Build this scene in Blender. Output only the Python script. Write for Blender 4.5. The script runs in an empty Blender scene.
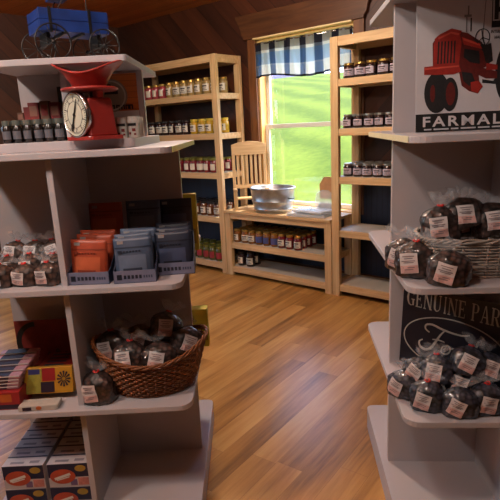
import bpy, math, random
from mathutils import Matrix, Vector, Euler
random.seed(7)
S = bpy.context.scene
COL = S.collection
PI = math.pi
R = math.radians

# ------------------------------------------------------------------ camera, world, sun, lights, exposure
EYE = 1.45
FPX = 515.0
d = Vector((107.0, 2130.0, FPX)).normalized()          # world down in camera axes (x right, y down, z forward)
up = -d
fw = (Vector((0, 0, 1)) - up * up.z).normalized()
rt = fw.cross(up)
if rt.x < 0: rt = -rt
cam_d = bpy.data.cameras.new('camera'); cam = bpy.data.objects.new('camera', cam_d); COL.objects.link(cam)
cam_d.sensor_width = 36.0; cam_d.lens = 36.0 * FPX / 500.0; cam_d.clip_start = 0.05; cam_d.clip_end = 500
cam.matrix_world = Matrix(((rt.x, -rt.y, -rt.z, 0), (fw.x, -fw.y, -fw.z, 0), (up.x, -up.y, -up.z, EYE), (0, 0, 0, 1)))
S.camera = cam

RA = R(41.0)                                           # the room stands turned against the view
UV = Vector((math.cos(RA), -math.sin(RA), 0)); NV = Vector((math.sin(RA), math.cos(RA), 0))
P0 = Vector((0.656, 4.239, 0))
def W(u, off, z=0.0): return P0 + UV * u + NV * off + Vector((0, 0, z))

w = bpy.data.worlds.new('world'); S.world = w; w.use_nodes = True
wn = w.node_tree.nodes; wl = w.node_tree.links
sky = wn.new('ShaderNodeTexSky'); sky.sky_type = 'NISHITA'; sky.sun_disc = False
sky.sun_elevation = R(58); sky.sun_rotation = R(120); sky.air_density = 0.75; sky.dust_density = 2.5; sky.ozone_density = 0.5
wl.new(sky.outputs[0], wn['Background'].inputs[0]); wn['Background'].inputs[1].default_value = 2.0

def light(name, kind, loc, energy, color, size=0.3, aim=None, sy=None):
    l = bpy.data.lights.new(name, kind); l.energy = energy; l.color = color
    if kind == 'AREA':
        l.size = size
        if sy: l.shape = 'RECTANGLE'; l.size_y = sy
    elif kind == 'POINT': l.shadow_soft_size = size
    o = bpy.data.objects.new(name, l); COL.objects.link(o); o.location = loc
    if aim is not None:
        o.rotation_euler = (Vector(aim) - Vector(loc)).to_track_quat('-Z', 'Y').to_euler()
    return o
sd = (-UV * 0.30 - NV * 0.36 + Vector((0, 0, -1))).normalized()
sun = light('sun', 'SUN', (0, 8, 8), 8.0, (1.0, 0.93, 0.80)); sun.data.angle = R(0.6)
sun.rotation_euler = sd.to_track_quat('-Z', 'Y').to_euler()
light('unseen_ceiling_lamp', 'POINT', (-1.55, 0.75, 2.50), 68, (1.0, 0.92, 0.83), 0.08)
light('unseen_ceiling_lamp', 'POINT', (-0.45, 0.55, 2.52), 36, (1.0, 0.92, 0.84), 0.10)
light('unseen_ceiling_lamp', 'POINT', (-0.25, 3.25, 2.50), 92, (1.0, 0.91, 0.78), 0.10)  # unseen lamp, added to brighten the shelf ends, racks and back floor
S.view_settings.view_transform = 'Standard'; S.view_settings.look = 'None'
S.view_settings.gamma = 1.0; S.view_settings.use_curve_mapping = False
S.view_settings.exposure = 0.0

# ------------------------------------------------------------------ materials
def lin(c):
    return tuple((v / 255 / 12.92) if v / 255 <= 0.04045 else ((v / 255 + 0.055) / 1.055) ** 2.4 for v in c) + (1.0,)
MATS = {}
def base_mat(name):
    m = bpy.data.materials.new(name); m.use_nodes = True
    nt = m.node_tree; return m, nt, nt.nodes['Principled BSDF'], nt.nodes, nt.links
def pm(name, c, rough=0.5, metal=0.0, var=0.10, scale=30.0, bump=0.0, coat=0.0, spec=None):
    """plain surface with a little procedural unevenness"""
    if name in MATS: return MATS[name]
    m, nt, b, N, L = base_mat(name)
    tc = N.new('ShaderNodeTexCoord'); no = N.new('ShaderNodeTexNoise'); no.inputs['Scale'].default_value = scale
    no.inputs['Detail'].default_value = 4
    L.new(tc.outputs['Object'], no.inputs['Vector'])
    cr = N.new('ShaderNodeValToRGB'); c = lin(c)
    cr.color_ramp.elements[0].color = tuple(x * (1 - var) for x in c[:3]) + (1,)
    cr.color_ramp.elements[1].color = tuple(min(1, x * (1 + var)) for x in c[:3]) + (1,)
    cr.color_ramp.elements[0].position = 0.3; cr.color_ramp.elements[1].position = 0.7
    L.new(no.outputs['Fac'], cr.inputs['Fac']); L.new(cr.outputs['Color'], b.inputs['Base Color'])
    b.inputs['Roughness'].default_value = rough; b.inputs['Metallic'].default_value = metal
    if coat: b.inputs['Coat Weight'].default_value = coat; b.inputs['Coat Roughness'].default_value = 0.15
    if spec is not None: b.inputs['Specular IOR Level'].default_value = spec
    if bump:
        bp = N.new('ShaderNodeBump'); bp.inputs['Strength'].default_value = bump; bp.inputs['Distance'].default_value = 0.01
        L.new(no.outputs['Fac'], bp.inputs['Height']); L.new(bp.outputs['Normal'], b.inputs['Normal'])
    MATS[name] = m; return m

def planks(name, cols, width, ang, length=0.0, rough=0.5, axes='XY', groove=0.02, bump=0.3, grain=1.0, spec=0.5, gdark=0.45, tonew=0.5):
    """boards running along direction `ang` in the plane `axes` of object space; each board has its own tone"""
    m, nt, b, N, L = base_mat(name)
    tc = N.new('ShaderNodeTexCoord'); sp = N.new('ShaderNodeSeparateXYZ'); L.new(tc.outputs['Object'], sp.inputs[0])
    A = sp.outputs[axes[0]]; B = sp.outputs[axes[1]]
    def mth(op, a, bb=None):
        n = N.new('ShaderNodeMath'); n.operation = op
        for i, v in enumerate((a, bb)):
            if v is None: continue
            if isinstance(v, (int, float)): n.inputs[i].default_value = v
            else: L.new(v, n.inputs[i])
        return n.outputs[0]
    ca, sa = math.cos(ang), math.sin(ang)
    along = mth('ADD', mth('MULTIPLY', A, ca), mth('MULTIPLY', B, sa))
    across = mth('SUBTRACT', mth('MULTIPLY', B, ca), mth('MULTIPLY', A, sa))
    q = mth('DIVIDE', across, width); idx = mth('FLOOR', q); fr = mth('FRACT', q)
    wn1 = N.new('ShaderNodeTexWhiteNoise'); wn1.noise_dimensions = '1D'; L.new(idx, wn1.inputs['W'])
    if length:
        al = mth('ADD', mth('DIVIDE', along, length), mth('MULTIPLY', wn1.outputs['Value'], 7.0))
        seg = mth('FLOOR', al); frl = mth('FRACT', al)
        wn2 = N.new('ShaderNodeTexWhiteNoise'); wn2.noise_dimensions = '2D'
        cx = N.new('ShaderNodeCombineXYZ'); L.new(idx, cx.inputs[0]); L.new(seg, cx.inputs[1]); L.new(cx.outputs[0], wn2.inputs['Vector'])
        tone = wn2.outputs['Value']
    else: tone = wn1.outputs['Value']
    gv = N.new('ShaderNodeCombineXYZ')
    L.new(mth('MULTIPLY', along, 2.2), gv.inputs[0]); L.new(mth('MULTIPLY', across, 34.0), gv.inputs[1]); L.new(mth('MULTIPLY', tone, 40.0), gv.inputs[2])
    no = N.new('ShaderNodeTexNoise'); no.inputs['Scale'].default_value = 1.0; no.inputs['Detail'].default_value = 6; no.inputs['Roughness'].default_value = 0.65
    L.new(gv.outputs[0], no.inputs['Vector'])
    g2 = N.new('ShaderNodeCombineXYZ')
    L.new(mth('MULTIPLY', along, 1.3), g2.inputs[0]); L.new(mth('MULTIPLY', across, 9.0), g2.inputs[1]); L.new(mth('MULTIPLY', tone, 23.0), g2.inputs[2])
    no2 = N.new('ShaderNodeTexNoise'); no2.inputs['Scale'].default_value = 1.0; no2.inputs['Detail'].default_value = 3
    L.new(g2.outputs[0], no2.inputs['Vector'])
    f = mth('ADD', mth('ADD', mth('MULTIPLY', mth('SUBTRACT', tone, 0.5), tonew), 0.25), mth('ADD', mth('MULTIPLY', mth('SUBTRACT', no.outputs['Fac'], 0.5), 0.8 * grain), mth('MULTIPLY', mth('SUBTRACT', no2.outputs['Fac'], 0.5), 1.1 * grain)))
    f = mth('ADD', f, 0.25)
    cr = N.new('ShaderNodeValToRGB'); e = cr.color_ramp.elements
    while len(e) < len(cols): e.new(0.5)
    for i, c in enumerate(cols): e[i].position = i / (len(cols) - 1); e[i].color = lin(c)
    L.new(f, cr.inputs['Fac'])
    edge = mth('LESS_THAN', fr, groove)
    if length: edge = mth('MAXIMUM', edge, mth('LESS_THAN', frl, groove * width / length))
    mx = N.new('ShaderNodeMix'); mx.data_type = 'RGBA'; mx.blend_type = 'MULTIPLY'
    L.new(edge, mx.inputs['Factor']); L.new(cr.outputs['Color'], mx.inputs['A']); mx.inputs['B'].default_value = (gdark, gdark * .9, gdark * .8, 1)
    L.new(mx.outputs['Result'], b.inputs['Base Color'])
    bp = N.new('ShaderNodeBump'); bp.inputs['Strength'].default_value = bump; bp.inputs['Distance'].default_value = 0.004
    h = mth('ADD', mth('MULTIPLY', no.outputs['Fac'], 0.25), mth('SUBTRACT', 1.0, edge))
    L.new(h, bp.inputs['Height']); L.new(bp.outputs['Normal'], b.inputs['Normal'])
    b.inputs['Roughness'].default_value = rough; b.inputs['Specular IOR Level'].default_value = spec
    MATS[name] = m; return m

def wood(name, c0, c1, rough=0.6, stretch=(3, 40, 40)):
    if name in MATS: return MATS[name]
    m, nt, b, N, L = base_mat(name)
    tc = N.new('ShaderNodeTexCoord'); mp = N.new('ShaderNodeMapping'); mp.inputs['Scale'].default_value = stretch
    L.new(tc.outputs['Object'], mp.inputs['Vector'])
    no = N.new('ShaderNodeTexNoise'); no.inputs['Scale'].default_value = 1.0; no.inputs['Detail'].default_value = 5; no.inputs['Distortion'].default_value = 0.6
    L.new(mp.outputs[0], no.inputs['Vector'])
    cr = N.new('ShaderNodeValToRGB'); cr.color_ramp.elements[0].color = lin(c0); cr.color_ramp.elements[1].color = lin(c1)
    cr.color_ramp.elements[0].position = 0.3; cr.color_ramp.elements[1].position = 0.7
    L.new(no.outputs['Fac'], cr.inputs['Fac']); L.new(cr.outputs['Color'], b.inputs['Base Color'])
    b.inputs['Roughness'].default_value = rough
    bp = N.new('ShaderNodeBump'); bp.inputs['Strength'].default_value = 0.15; bp.inputs['Distance'].default_value = 0.003
    L.new(no.outputs['Fac'], bp.inputs['Height']); L.new(bp.outputs['Normal'], b.inputs['Normal'])
    MATS[name] = m; return m

def film(name, tint=(235, 235, 240), trans=0.72, rough=0.12):
    m, nt, b, N, L = base_mat(name)
    N.remove(b); out = N['Material Output']
    t = N.new('ShaderNodeBsdfTransparent'); g = N.new('ShaderNodeBsdfPrincipled'); g.inputs['Base Color'].default_value = lin(tint)
    g.inputs['Roughness'].default_value = rough
    tc = N.new('ShaderNodeTexCoord'); no = N.new('ShaderNodeTexNoise'); no.inputs['Scale'].default_value = 60; L.new(tc.outputs['Object'], no.inputs['Vector'])
    bp = N.new('ShaderNodeBump'); bp.inputs['Strength'].default_value = 0.8; bp.inputs['Distance'].default_value = 0.01
    L.new(no.outputs['Fac'], bp.inputs['Height']); L.new(bp.outputs['Normal'], g.inputs['Normal'])
    mx = N.new('ShaderNodeMixShader'); mx.inputs[0].default_value = 1 - trans
    L.new(t.outputs[0], mx.inputs[1]); L.new(g.outputs[0], mx.inputs[2]); L.new(mx.outputs[0], out.inputs[0])
    MATS[name] = m; return m

def goods(name, c_dark, c_light, scale=70):
    """dark lumpy sweets seen through a cellophane bag"""
    m, nt, b, N, L = base_mat(name)
    tc = N.new('ShaderNodeTexCoord'); v = N.new('ShaderNodeTexVoronoi'); v.inputs['Scale'].default_value = scale
    L.new(tc.outputs['Object'], v.inputs['Vector'])
    cr = N.new('ShaderNodeValToRGB'); cr.color_ramp.elements[0].color = lin(c_light); cr.color_ramp.elements[1].color = lin(c_dark)
    cr.color_ramp.elements[0].position = 0.05; cr.color_ramp.elements[1].position = 0.75
    L.new(v.outputs['Distance'], cr.inputs['Fac']); L.new(cr.outputs['Color'], b.inputs['Base Color'])
    no = N.new('ShaderNodeTexNoise'); no.inputs['Scale'].default_value = 38; no.inputs['Detail'].default_value = 1; L.new(tc.outputs['Object'], no.inputs['Vector'])
    bp = N.new('ShaderNodeBump'); bp.inputs['Strength'].default_value = 0.5; bp.inputs['Distance'].default_value = 0.006
    L.new(v.outputs['Distance'], bp.inputs['Height'])
    b2 = N.new('ShaderNodeBump'); b2.inputs['Strength'].default_value = 1.0; b2.inputs['Distance'].default_value = 0.012
    L.new(no.outputs['Fac'], b2.inputs['Height'])
    L.new(bp.outputs['Normal'], b.inputs['Normal']); L.new(b2.outputs['Normal'], b.inputs['Coat Normal'])
    b.inputs['Roughness'].default_value = 0.5; b.inputs['Coat Weight'].default_value = 0.9; b.inputs['Coat Roughness'].default_value = 0.12
    MATS[name] = m; return m

M_white = pm('white_laminate', (182, 176, 180), 0.42, var=0.03, scale=3)
M_bounce_edge = pm('grass_bounce_edge_tint', (236, 232, 150), 0.5, var=0.04)  # green light bounced off the grass, put into the edge colour
M_daylit_edge = pm('daylit_edge_tint', (226, 214, 176), 0.5, var=0.04)  # daylight on the shelf edge, put into the colour
M_pine = wood('pine', (186, 148, 100), (214, 180, 132))
M_pine_v = wood('pine_upright', (186, 148, 100), (214, 182, 134), stretch=(40, 40, 3))
M_board = pm('grey_board', (176, 168, 156), 0.6, var=0.08, scale=8)
M_trim = wood('stained_trim', (72, 40, 20), (98, 58, 30), 0.5, (3, 30, 30))
M_trimv = wood('stained_trim_upright', (92, 54, 28), (122, 76, 42), 0.5, (30, 30, 3))
M_red = pm('red_enamel', (158, 44, 38), 0.5, var=0.08, coat=0.3)
M_dial = pm('dial_white', (206, 204, 186), 0.45, var=0.05)
M_black = pm('black_paint', (22, 21, 22), 0.5, var=0.1)
M_wire = pm('dark_iron', (58, 55, 54), 0.45, 0.7)
M_chrome = pm('bright_metal', (190, 190, 192), 0.25, 1.0)
M_blue = pm('blue_paint', (24, 58, 132), 0.5, var=0.25, scale=20)
M_galv = pm('galvanised', (176, 180, 184), 0.38, 0.85, var=0.22, scale=18, bump=0.05)
M_label = pm('paper_label', (206, 196, 194), 0.6, var=0.03)
M_pink = pm('pink_label_band', (196, 156, 150), 0.6, var=0.03)
M_ink = pm('ink', (70, 60, 62), 0.6, var=0.05)
M_inkg = pm('grey_ink', (122, 108, 112), .6, var=.05)
M_tie = pm('red_twist_tie', (200, 36, 30), 0.4)
M_film = film('cellophane', trans=0.84)
M_filmd = film('clear_plastic_wrap', (220, 224, 228), 0.6, 0.2)
M_choc = goods('chocolate_goods', (10, 7, 6), (84, 60, 55), 75)
M_coal = goods('dark_blue_goods', (8, 9, 13), (70, 70, 86), 70)
M_brown = goods('brown_goods', (34, 20, 14), (112, 82, 70), 60)
M_whitep = pm('white_print', (210, 208, 204), 0.55, var=0.03)

# ------------------------------------------------------------------ mesh helpers
class MB:
    def __init__(s): s.v = []; s.f = []; s.m = []; s.mats = []; s.T = Matrix.Identity(4)
    def mi(s, mat):
        if mat is None: return 0
        if mat not in s.mats: s.mats.append(mat)
        return s.mats.index(mat)
    def add(s, vs, fs, mat=None):
        o = len(s.v); k = s.mi(mat)
        s.v += [tuple(s.T @ Vector(p)) for p in vs]
        for f in fs: s.f.append([i + o for i in f]); s.m.append(k)
        return s
    def box(s, x0, x1, y0, y1, z0, z1, mat=None):
        return s.add([(x0, y0, z0), (x1, y0, z0), (x1, y1, z0), (x0, y1, z0), (x0, y0, z1), (x1, y0, z1), (x1, y1, z1), (x0, y1, z1)],
                     [(3, 2, 1, 0), (4, 5, 6, 7), (0, 1, 5, 4), (1, 2, 6, 5), (2, 3, 7, 6), (3, 0, 4, 7)], mat)
    def prism(s, pts, z0, z1, mat=None, plane='XY'):
        """outline extruded; plane XY along z, XZ along y (front face at z0 side)"""
        n = len(pts)
        if plane == 'XY': a = [(x, y, z0) for x, y in pts]; b = [(x, y, z1) for x, y in pts]
        else: a = [(x, z0, y) for x, y in pts]; b = [(x, z1, y) for x, y in pts]
        area = sum(pts[i][0] * pts[(i + 1) % n][1] - pts[(i + 1) % n][0] * pts[i][1] for i in range(n))
        flip = (area > 0) ^ (plane != 'XY') ^ (z1 < z0)
        fs = [list(range(n))[::-1], [n + i for i in range(n)]] + [(i, (i + 1) % n, n + (i + 1) % n, n + i) for i in range(n)]
        if not flip: fs = [list(f)[::-1] for f in fs]
        return s.add(a + b, fs, mat)
    def lathe(s, prof, n=24, mat=None, sx=1.0, sy=1.0, cap=True):
        vs = []; fs = []
        for r, z in prof:
            for i in range(n):
                a = 2 * PI * i / n; vs.append((r * math.cos(a) * sx, r * math.sin(a) * sy, z))
        for j in range(len(prof) - 1):
            for i in range(n): fs.append((j * n + i, j * n + (i + 1) % n, (j + 1) * n + (i + 1) % n, (j + 1) * n + i))
        if cap:
            fs.append(list(range(n))[::-1]); o = (len(prof) - 1) * n; fs.append([o + i for i in range(n)])
        return s.add(vs, fs, mat)
    def tube(s, path, r, n=6, mat=None, closed=False):
        P = [Vector(p) for p in path]; m = len(P); vs = []; fs = []
        rs = r if isinstance(r, (list, tuple)) else [r] * m
        prev = None
        for i, p in enumerate(P):
            if closed: t = (P[(i + 1) % m] - P[i - 1])
            else: t = P[min(i + 1, m - 1)] - P[max(i - 1, 0)]
            t.normalize()
            if prev is None:
                ref = Vector((0, 0, 1)) if abs(t.z) < 0.9 else Vector((1, 0, 0)); a = t.cross(ref).normalized()
            else:
                a = (prev - t * prev.dot(t)); a = a.normalized() if a.length > 1e-6 else t.orthogonal().normalized()
            prev = a; b = t.cross(a)
            for k in range(n):
                th = 2 * PI * k / n; vs.append(tuple(p + (a * math.cos(th) + b * math.sin(th)) * rs[i]))
        for i in range(m if closed else m - 1):
            j = (i + 1) % m
            for k in range(n): fs.append((i * n + k, i * n + (k + 1) % n, j * n + (k + 1) % n, j * n + k))
        if not closed: fs.append(list(range(n))[::-1]); fs.append([(m - 1) * n + k for k in range(n)])
        return s.add(vs, fs, mat)
    def strip(s, pts, wd, y0, y1, mat=None):
        """a drawn stroke in the XZ plane, extruded in y"""
        n = len(pts); ws = wd if isinstance(wd, (list, tuple)) else [wd] * n
        Lp = []; Rp = []
        for i in range(n):
            a = Vector(pts[max(i - 1, 0)]); b = Vector(pts[min(i + 1, n - 1)]); t = (b - a)
            t = t.normalized() if t.length > 0 else Vector((1, 0)); nn = Vector((-t.y, t.x)) * ws[i] * 0.5
            p = Vector(pts[i]); Lp.append(p + nn); Rp.append(p - nn)
        for i in range(n - 1):
            s.prism([tuple(Lp[i]), tuple(Rp[i]), tuple(Rp[i + 1]), tuple(Lp[i + 1])], y0, y1, mat, 'XZ')
        return s
    def build(s, name, mat, parent=None, smooth=False, bevel=0.0, loc=None, rot=None, seg=2):
        me = bpy.data.meshes.new(name); me.from_pydata(s.v, [], s.f)
        if s.mats:
            for m in s.mats: me.materials.append(m)
            me.polygons.foreach_set('material_index', s.m)
        else: me.materials.append(mat)
        if smooth: me.polygons.foreach_set('use_smooth', [True] * len(me.polygons))
        me.update()
        o = bpy.data.objects.new(name, me); COL.objects.link(o)
        if parent: o.parent = parent
        if loc is not None: o.location = loc
        if rot is not None: o.rotation_euler = rot
        if bevel:
            b = o.modifiers.new('bevel', 'BEVEL'); b.width = bevel; b.segments = seg; b.limit_method = 'ANGLE'; b.angle_limit = R(40)
        return o

def empty(name, loc=(0, 0, 0), rz=0.0, rot=None):
    o = bpy.data.objects.new(name, None); COL.objects.link(o); o.location = loc; o.empty_display_size = 0.05
    o.rotation_euler = rot if rot is not None else (0, 0, rz); return o
def tag(o, label=None, cat=None, group=None, kind=None):
    if label: o['label'] = label
    if cat: o['category'] = cat
    if group: o['group'] = group
    if kind: o['kind'] = kind
    return o
def kids(o): return [c for c in bpy.data.objects if c.parent == o]
CH = {}
def dup(src, loc, rz=0.0, label=None, group=None, rot=None, scale=None):
    if src not in CH: CH[src] = [(c, kids(c)) for c in kids(src)]
    r = src.copy(); COL.objects.link(r); r.location = loc
    r.rotation_euler = rot if rot is not None else (0, 0, rz)
    if scale: r.scale = scale
    if label: r['label'] = label
    if group: r['group'] = group
    for c, gs in CH[src]:
        k = c.copy(); COL.objects.link(k); k.parent = r
        for g in gs:
            q = g.copy(); COL.objects.link(q); q.parent = k
    return r
class Stock:
    """hands out the first thing itself, then copies"""
    def __init__(s, root): s.root = root; s.used = False; CH[root] = [(c, kids(c)) for c in kids(root)]
    def put(s, loc, rz=0.0, label=None, group=None, rot=None, scale=None):
        if not s.used:
            s.used = True; o = s.root; o.location = loc; o.rotation_euler = rot if rot is not None else (0, 0, rz)
            if scale: o.scale = scale
            if label: o['label'] = label
            if group: o['group'] = group
            return o
        return dup(s.root, loc, rz, label, group, rot, scale)
def struct(name, mb, mat, **k):
    o = mb.build(name, mat, **k); o['kind'] = 'structure'; return o
def text(name, body, size, mat, parent, loc, rot=(PI / 2, 0, 0), ext=0.0005, bold=0.0, sx=1.0, align='LEFT', sp=1.0):
    c = bpy.data.curves.new(name, 'FONT'); c.body = body; c.size = size; c.extrude = ext; c.offset = bold; c.align_x = align; c.space_character = sp
    c.resolution_u = 3
    t = bpy.data.objects.new(name, c); COL.objects.link(t)
    dg = bpy.context.evaluated_depsgraph_get()
    me = bpy.data.meshes.new_from_object(t.evaluated_get(dg)); COL.objects.unlink(t); bpy.data.objects.remove(t)
    me.materials.clear(); me.materials.append(mat)
    o = bpy.data.objects.new(name, me); COL.objects.link(o); o.parent = parent; o.location = loc; o.rotation_euler = rot; o.scale = (sx, 1, 1)
    return o
def rounded(x0, x1, y0, y1, r, n=5):
    p = []
    for cx, cy, a0 in ((x1 - r, y1 - r, 0), (x0 + r, y1 - r, 90), (x0 + r, y0 + r, 180), (x1 - r, y0 + r, 270)):
        for i in range(n + 1):
            a = R(a0 + 90 * i / n); p.append((cx + r * math.cos(a), cy + r * math.sin(a)))
    return p
def ell(cx, cy, rx, ry, n=24, a0=0, a1=360):
    return [(cx + rx * math.cos(R(a0 + (a1 - a0) * i / n)), cy + ry * math.sin(R(a0 + (a1 - a0) * i / n))) for i in range(n if a1 - a0 == 360 else n + 1)]
ORD = ['first', 'second', 'third', 'fourth', 'fifth', 'sixth', 'seventh', 'eighth', 'ninth', 'tenth', 'eleventh', 'twelfth']

# ------------------------------------------------------------------ the room
CEIL = 2.66; UL = -3.15; UR = 3.2; WOFF = 0.42; FRONT = -7.5
WX0, WX1, WZ0, WZ1 = -1.02, 0.03, 0.66, 2.235        # window opening in the back wall
M_floor = planks('floor_laminate', [(112, 76, 36), (164, 118, 60), (190, 144, 80), (206, 166, 102)], 0.125, PI / 2 - R(36.5), 1.15, 0.30, 'XY', 0.012, 0.10, 1.3, 0.5, 0.6, 0.38)
M_ceil = planks('ceiling_planks', [(136, 70, 28), (172, 98, 42), (196, 120, 58)], 0.14, 0.0, 0, 0.45, 'XY', 0.04, 0.4, 0.8)
WALLC = [(46, 22, 12), (70, 34, 18), (92, 47, 25)]
M_wallL = planks('wall_planks_falling', WALLC, 0.15, R(-45), 0, 0.5, 'XZ', 0.05, 0.5, 0.8)
M_wallR = planks('wall_planks_rising', WALLC, 0.15, R(45), 0, 0.5, 'XZ', 0.05, 0.5, 0.8)
M_wallS = planks('side_wall_planks', WALLC, 0.15, R(-45), 0, 0.5, 'YZ', 0.05, 0.5, 0.8)
M_navy = planks('navy_beadboard', [(22, 32, 52), (26, 37, 60), (30, 42, 66)], 0.05, PI / 2, 0, 0.5, 'XZ', 0.10, 0.6, 0.3)

def room_empty_matrix(o):
    o.location = P0; o.rotation_euler = (0, 0, -RA); return o
# floor boards are laid in world axes so the floor object stays unrotated: outline of the room
cs = [W(UL - .1, FRONT), W(UR + .1, FRONT), W(UR + .1, WOFF + .1), W(UL - .1, WOFF + .1)]
struct('floor', MB().prism([(c.x, c.y) for c in cs], -0.06, 0.0), M_floor)
room_empty_matrix(struct('ceiling', MB().box(UL - .1, UR + .1, FRONT, WOFF + .1, CEIL, CEIL + 0.08), M_ceil))
T = 0.14
b = MB()
mid = (WX0 + WX1) / 2
b.box(UL - .1, WX0, WOFF, WOFF + T, 0, CEIL, M_wallL)
b.box(WX1, UR + .1, WOFF, WOFF + T, 0, CEIL, M_wallR)
b.box(WX0, mid, WOFF, WOFF + T, WZ1, CEIL, M_wallL); b.box(mid, WX1, WOFF, WOFF + T, WZ1, CEIL, M_wallR)
b.box(WX0, WX1, WOFF, WOFF + T, 0, WZ0, M_navy)
room_empty_matrix(struct('wall_back', b, None))
VO0, VO1, VZ0, VZ1 = -2.6, -1.55, 0.25, 2.05
b = MB(); b.box(UL - .1, UL, FRONT, VO0, 0, CEIL); b.box(UL - .1, UL, VO1, WOFF, 0, CEIL); b.box(UL - .1, UL, VO0, VO1, 0, VZ0); b.box(UL - .1, UL, VO0, VO1, VZ1, CEIL)
room_empty_matrix(struct('wall_left', b, M_wallS))
room_empty_matrix(struct('wall_right', MB().box(UR, UR + .1, FRONT, WOFF, 0, CEIL), M_wallS))
room_empty_matrix(struct('wall_front', MB().box(UL, UR, FRONT - .1, FRONT, 0, CEIL), M_wallL))
b = MB(); b.box(UL, WX0 - .09, WOFF - .012, WOFF, 0.1, 1.10); b.box(WX1 + .09, UR, WOFF - .012, WOFF, 0.1, 1.10); b.box(WX0 - .09, WX1 + .09, WOFF - .012, WOFF, 0.1, WZ0 - .02)
room_empty_matrix(struct('trim_1', b, M_navy))
room_empty_matrix(struct('baseboard_back', MB().box(UL, UR, WOFF - .02, WOFF, 0, 0.1), M_trim))

# window: frame, header, two sashes with glass
wf = MB(); wf.box(WX0 - .095, WX0, WOFF - .03, WOFF, WZ0 - .02, WZ1 + .01); wf.box(WX1, WX1 + .095, WOFF - .03, WOFF, WZ0 - .02, WZ1 + .01)
win = room_empty_matrix(struct('window_1', wf, M_trimv, bevel=0.004))
hd = MB(); zt = WZ1 + 0.01
hd.prism([(WX0 - .13, zt), (WX1 + .10, zt), (WX1 + .10, zt + .02), (WX1 + .125, zt + .05), (WX1 + .135, zt + .10), (WX1 + .16, zt + .15), (WX1 + .19, zt + .20), (WX1 + .19, zt + .22),
          (WX0 - .22, zt + .22), (WX0 - .22, zt + .20), (WX0 - .19, zt + .15), (WX0 - .165, zt + .10), (WX0 - .155, zt + .05), (WX0 - .13, zt + .02)], WOFF - .045, WOFF, None, 'XZ')
hd.build('window_header', M_trim, win, bevel=0.004)
MB().box(WX0, WX1, WOFF - .06, WOFF - .0, zt - .012, zt).build('header_light_strip', wood('painted_daylight_strip', (226, 196, 140), (240, 214, 160)), win)  # bright line of daylight above the valance, painted as a pale strip
M_vinyl = pm('white_window_vinyl', (226, 224, 214), 0.4, var=0.02)
jb = MB(); jb.box(WX0, WX0 + .02, WOFF, WOFF + T, WZ0, WZ1); jb.box(WX1 - .02, WX1, WOFF, WOFF + T, WZ0, WZ1); jb.box(WX0, WX1, WOFF, WOFF + T, WZ1 - .02, WZ1); jb.box(WX0, WX1, WOFF - .05, WOFF + T, WZ0 - .02, WZ0 + .005)
jb.build('window_jamb', wood('jamb_pine', (206, 160, 92), (226, 184, 118), 0.5, (30, 30, 3)), win)
ZM = 1.43
for (z0, z1, y) in ((WZ0 + .005, ZM + .02, WOFF + .06), (ZM - .02, WZ1 - .02, WOFF + .095)):
    s_ = MB(); t_ = 0.04
    s_.box(WX0 + .02, WX0 + .02 + t_, y, y + .03, z0, z1); s_.box(WX1 - .02 - t_, WX1 - .02, y, y + .03, z0, z1)
    s_.box(WX0 + .02 + t_, WX1 - .02 - t_, y, y + .03, z0, z0 + t_); s_.box(WX0 + .02 + t_, WX1 - .02 - t_, y, y + .03, z1 - t_, z1)
    so = s_.build('sash', M_vinyl, win, bevel=0.003)
    gm = MATS.get('window_glass')
    if not gm:
        gm, nt, pb, N, L = base_mat('window_glass'); N.remove(pb)
        tr = N.new('ShaderNodeBsdfTransparent'); gl = N.new('ShaderNodeBsdfGlossy'); gl.inputs['Roughness'].default_value = 0.02
        mx = N.new('ShaderNodeMixShader'); mx.inputs[0].default_value = 0.06
        L.new(tr.outputs[0], mx.inputs[1]); L.new(gl.outputs[0], mx.inputs[2]); L.new(mx.outputs[0], N['Material Output'].inputs[0]); MATS['window_glass'] = gm
    MB().box(WX0 + .02 + t_, WX1 - .02 - t_, y + .012, y + .016, z0 + t_, z1 - t_).build('pane', gm, so)

w2 = MB(); w2.box(UL, UL + .03, VO0 - .09, VO0, VZ0 - .09, VZ1 + .09); w2.box(UL, UL + .03, VO1, VO1 + .09, VZ0 - .09, VZ1 + .09); w2.box(UL, UL + .03, VO0, VO1, VZ1, VZ1 + .09); w2.box(UL, UL + .03, VO0, VO1, VZ0 - .09, VZ0)
w2o = room_empty_matrix(struct('window_2', w2, M_trimv))
s_ = MB(); s_.box(UL - .08, UL - .04, VO0, VO0 + .05, VZ0, VZ1); s_.box(UL - .08, UL - .04, VO1 - .05, VO1, VZ0, VZ1); s_.box(UL - .08, UL - .04, (VO0 + VO1) / 2 - .03, (VO0 + VO1) / 2 + .03, VZ0, VZ1); s_.box(UL - .08, UL - .04, VO0 + .05, VO1 - .05, VZ0, VZ0 + .05); s_.box(UL - .08, UL - .04, VO0 + .05, VO1 - .05, VZ1 - .05, VZ1)
s2o = s_.build('sash', M_vinyl, w2o)
MB().box(UL - .062, UL - .058, VO0 + .05, VO1 - .05, VZ0 + .05, VZ1 - .05).build('pane', gm, s2o)

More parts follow.
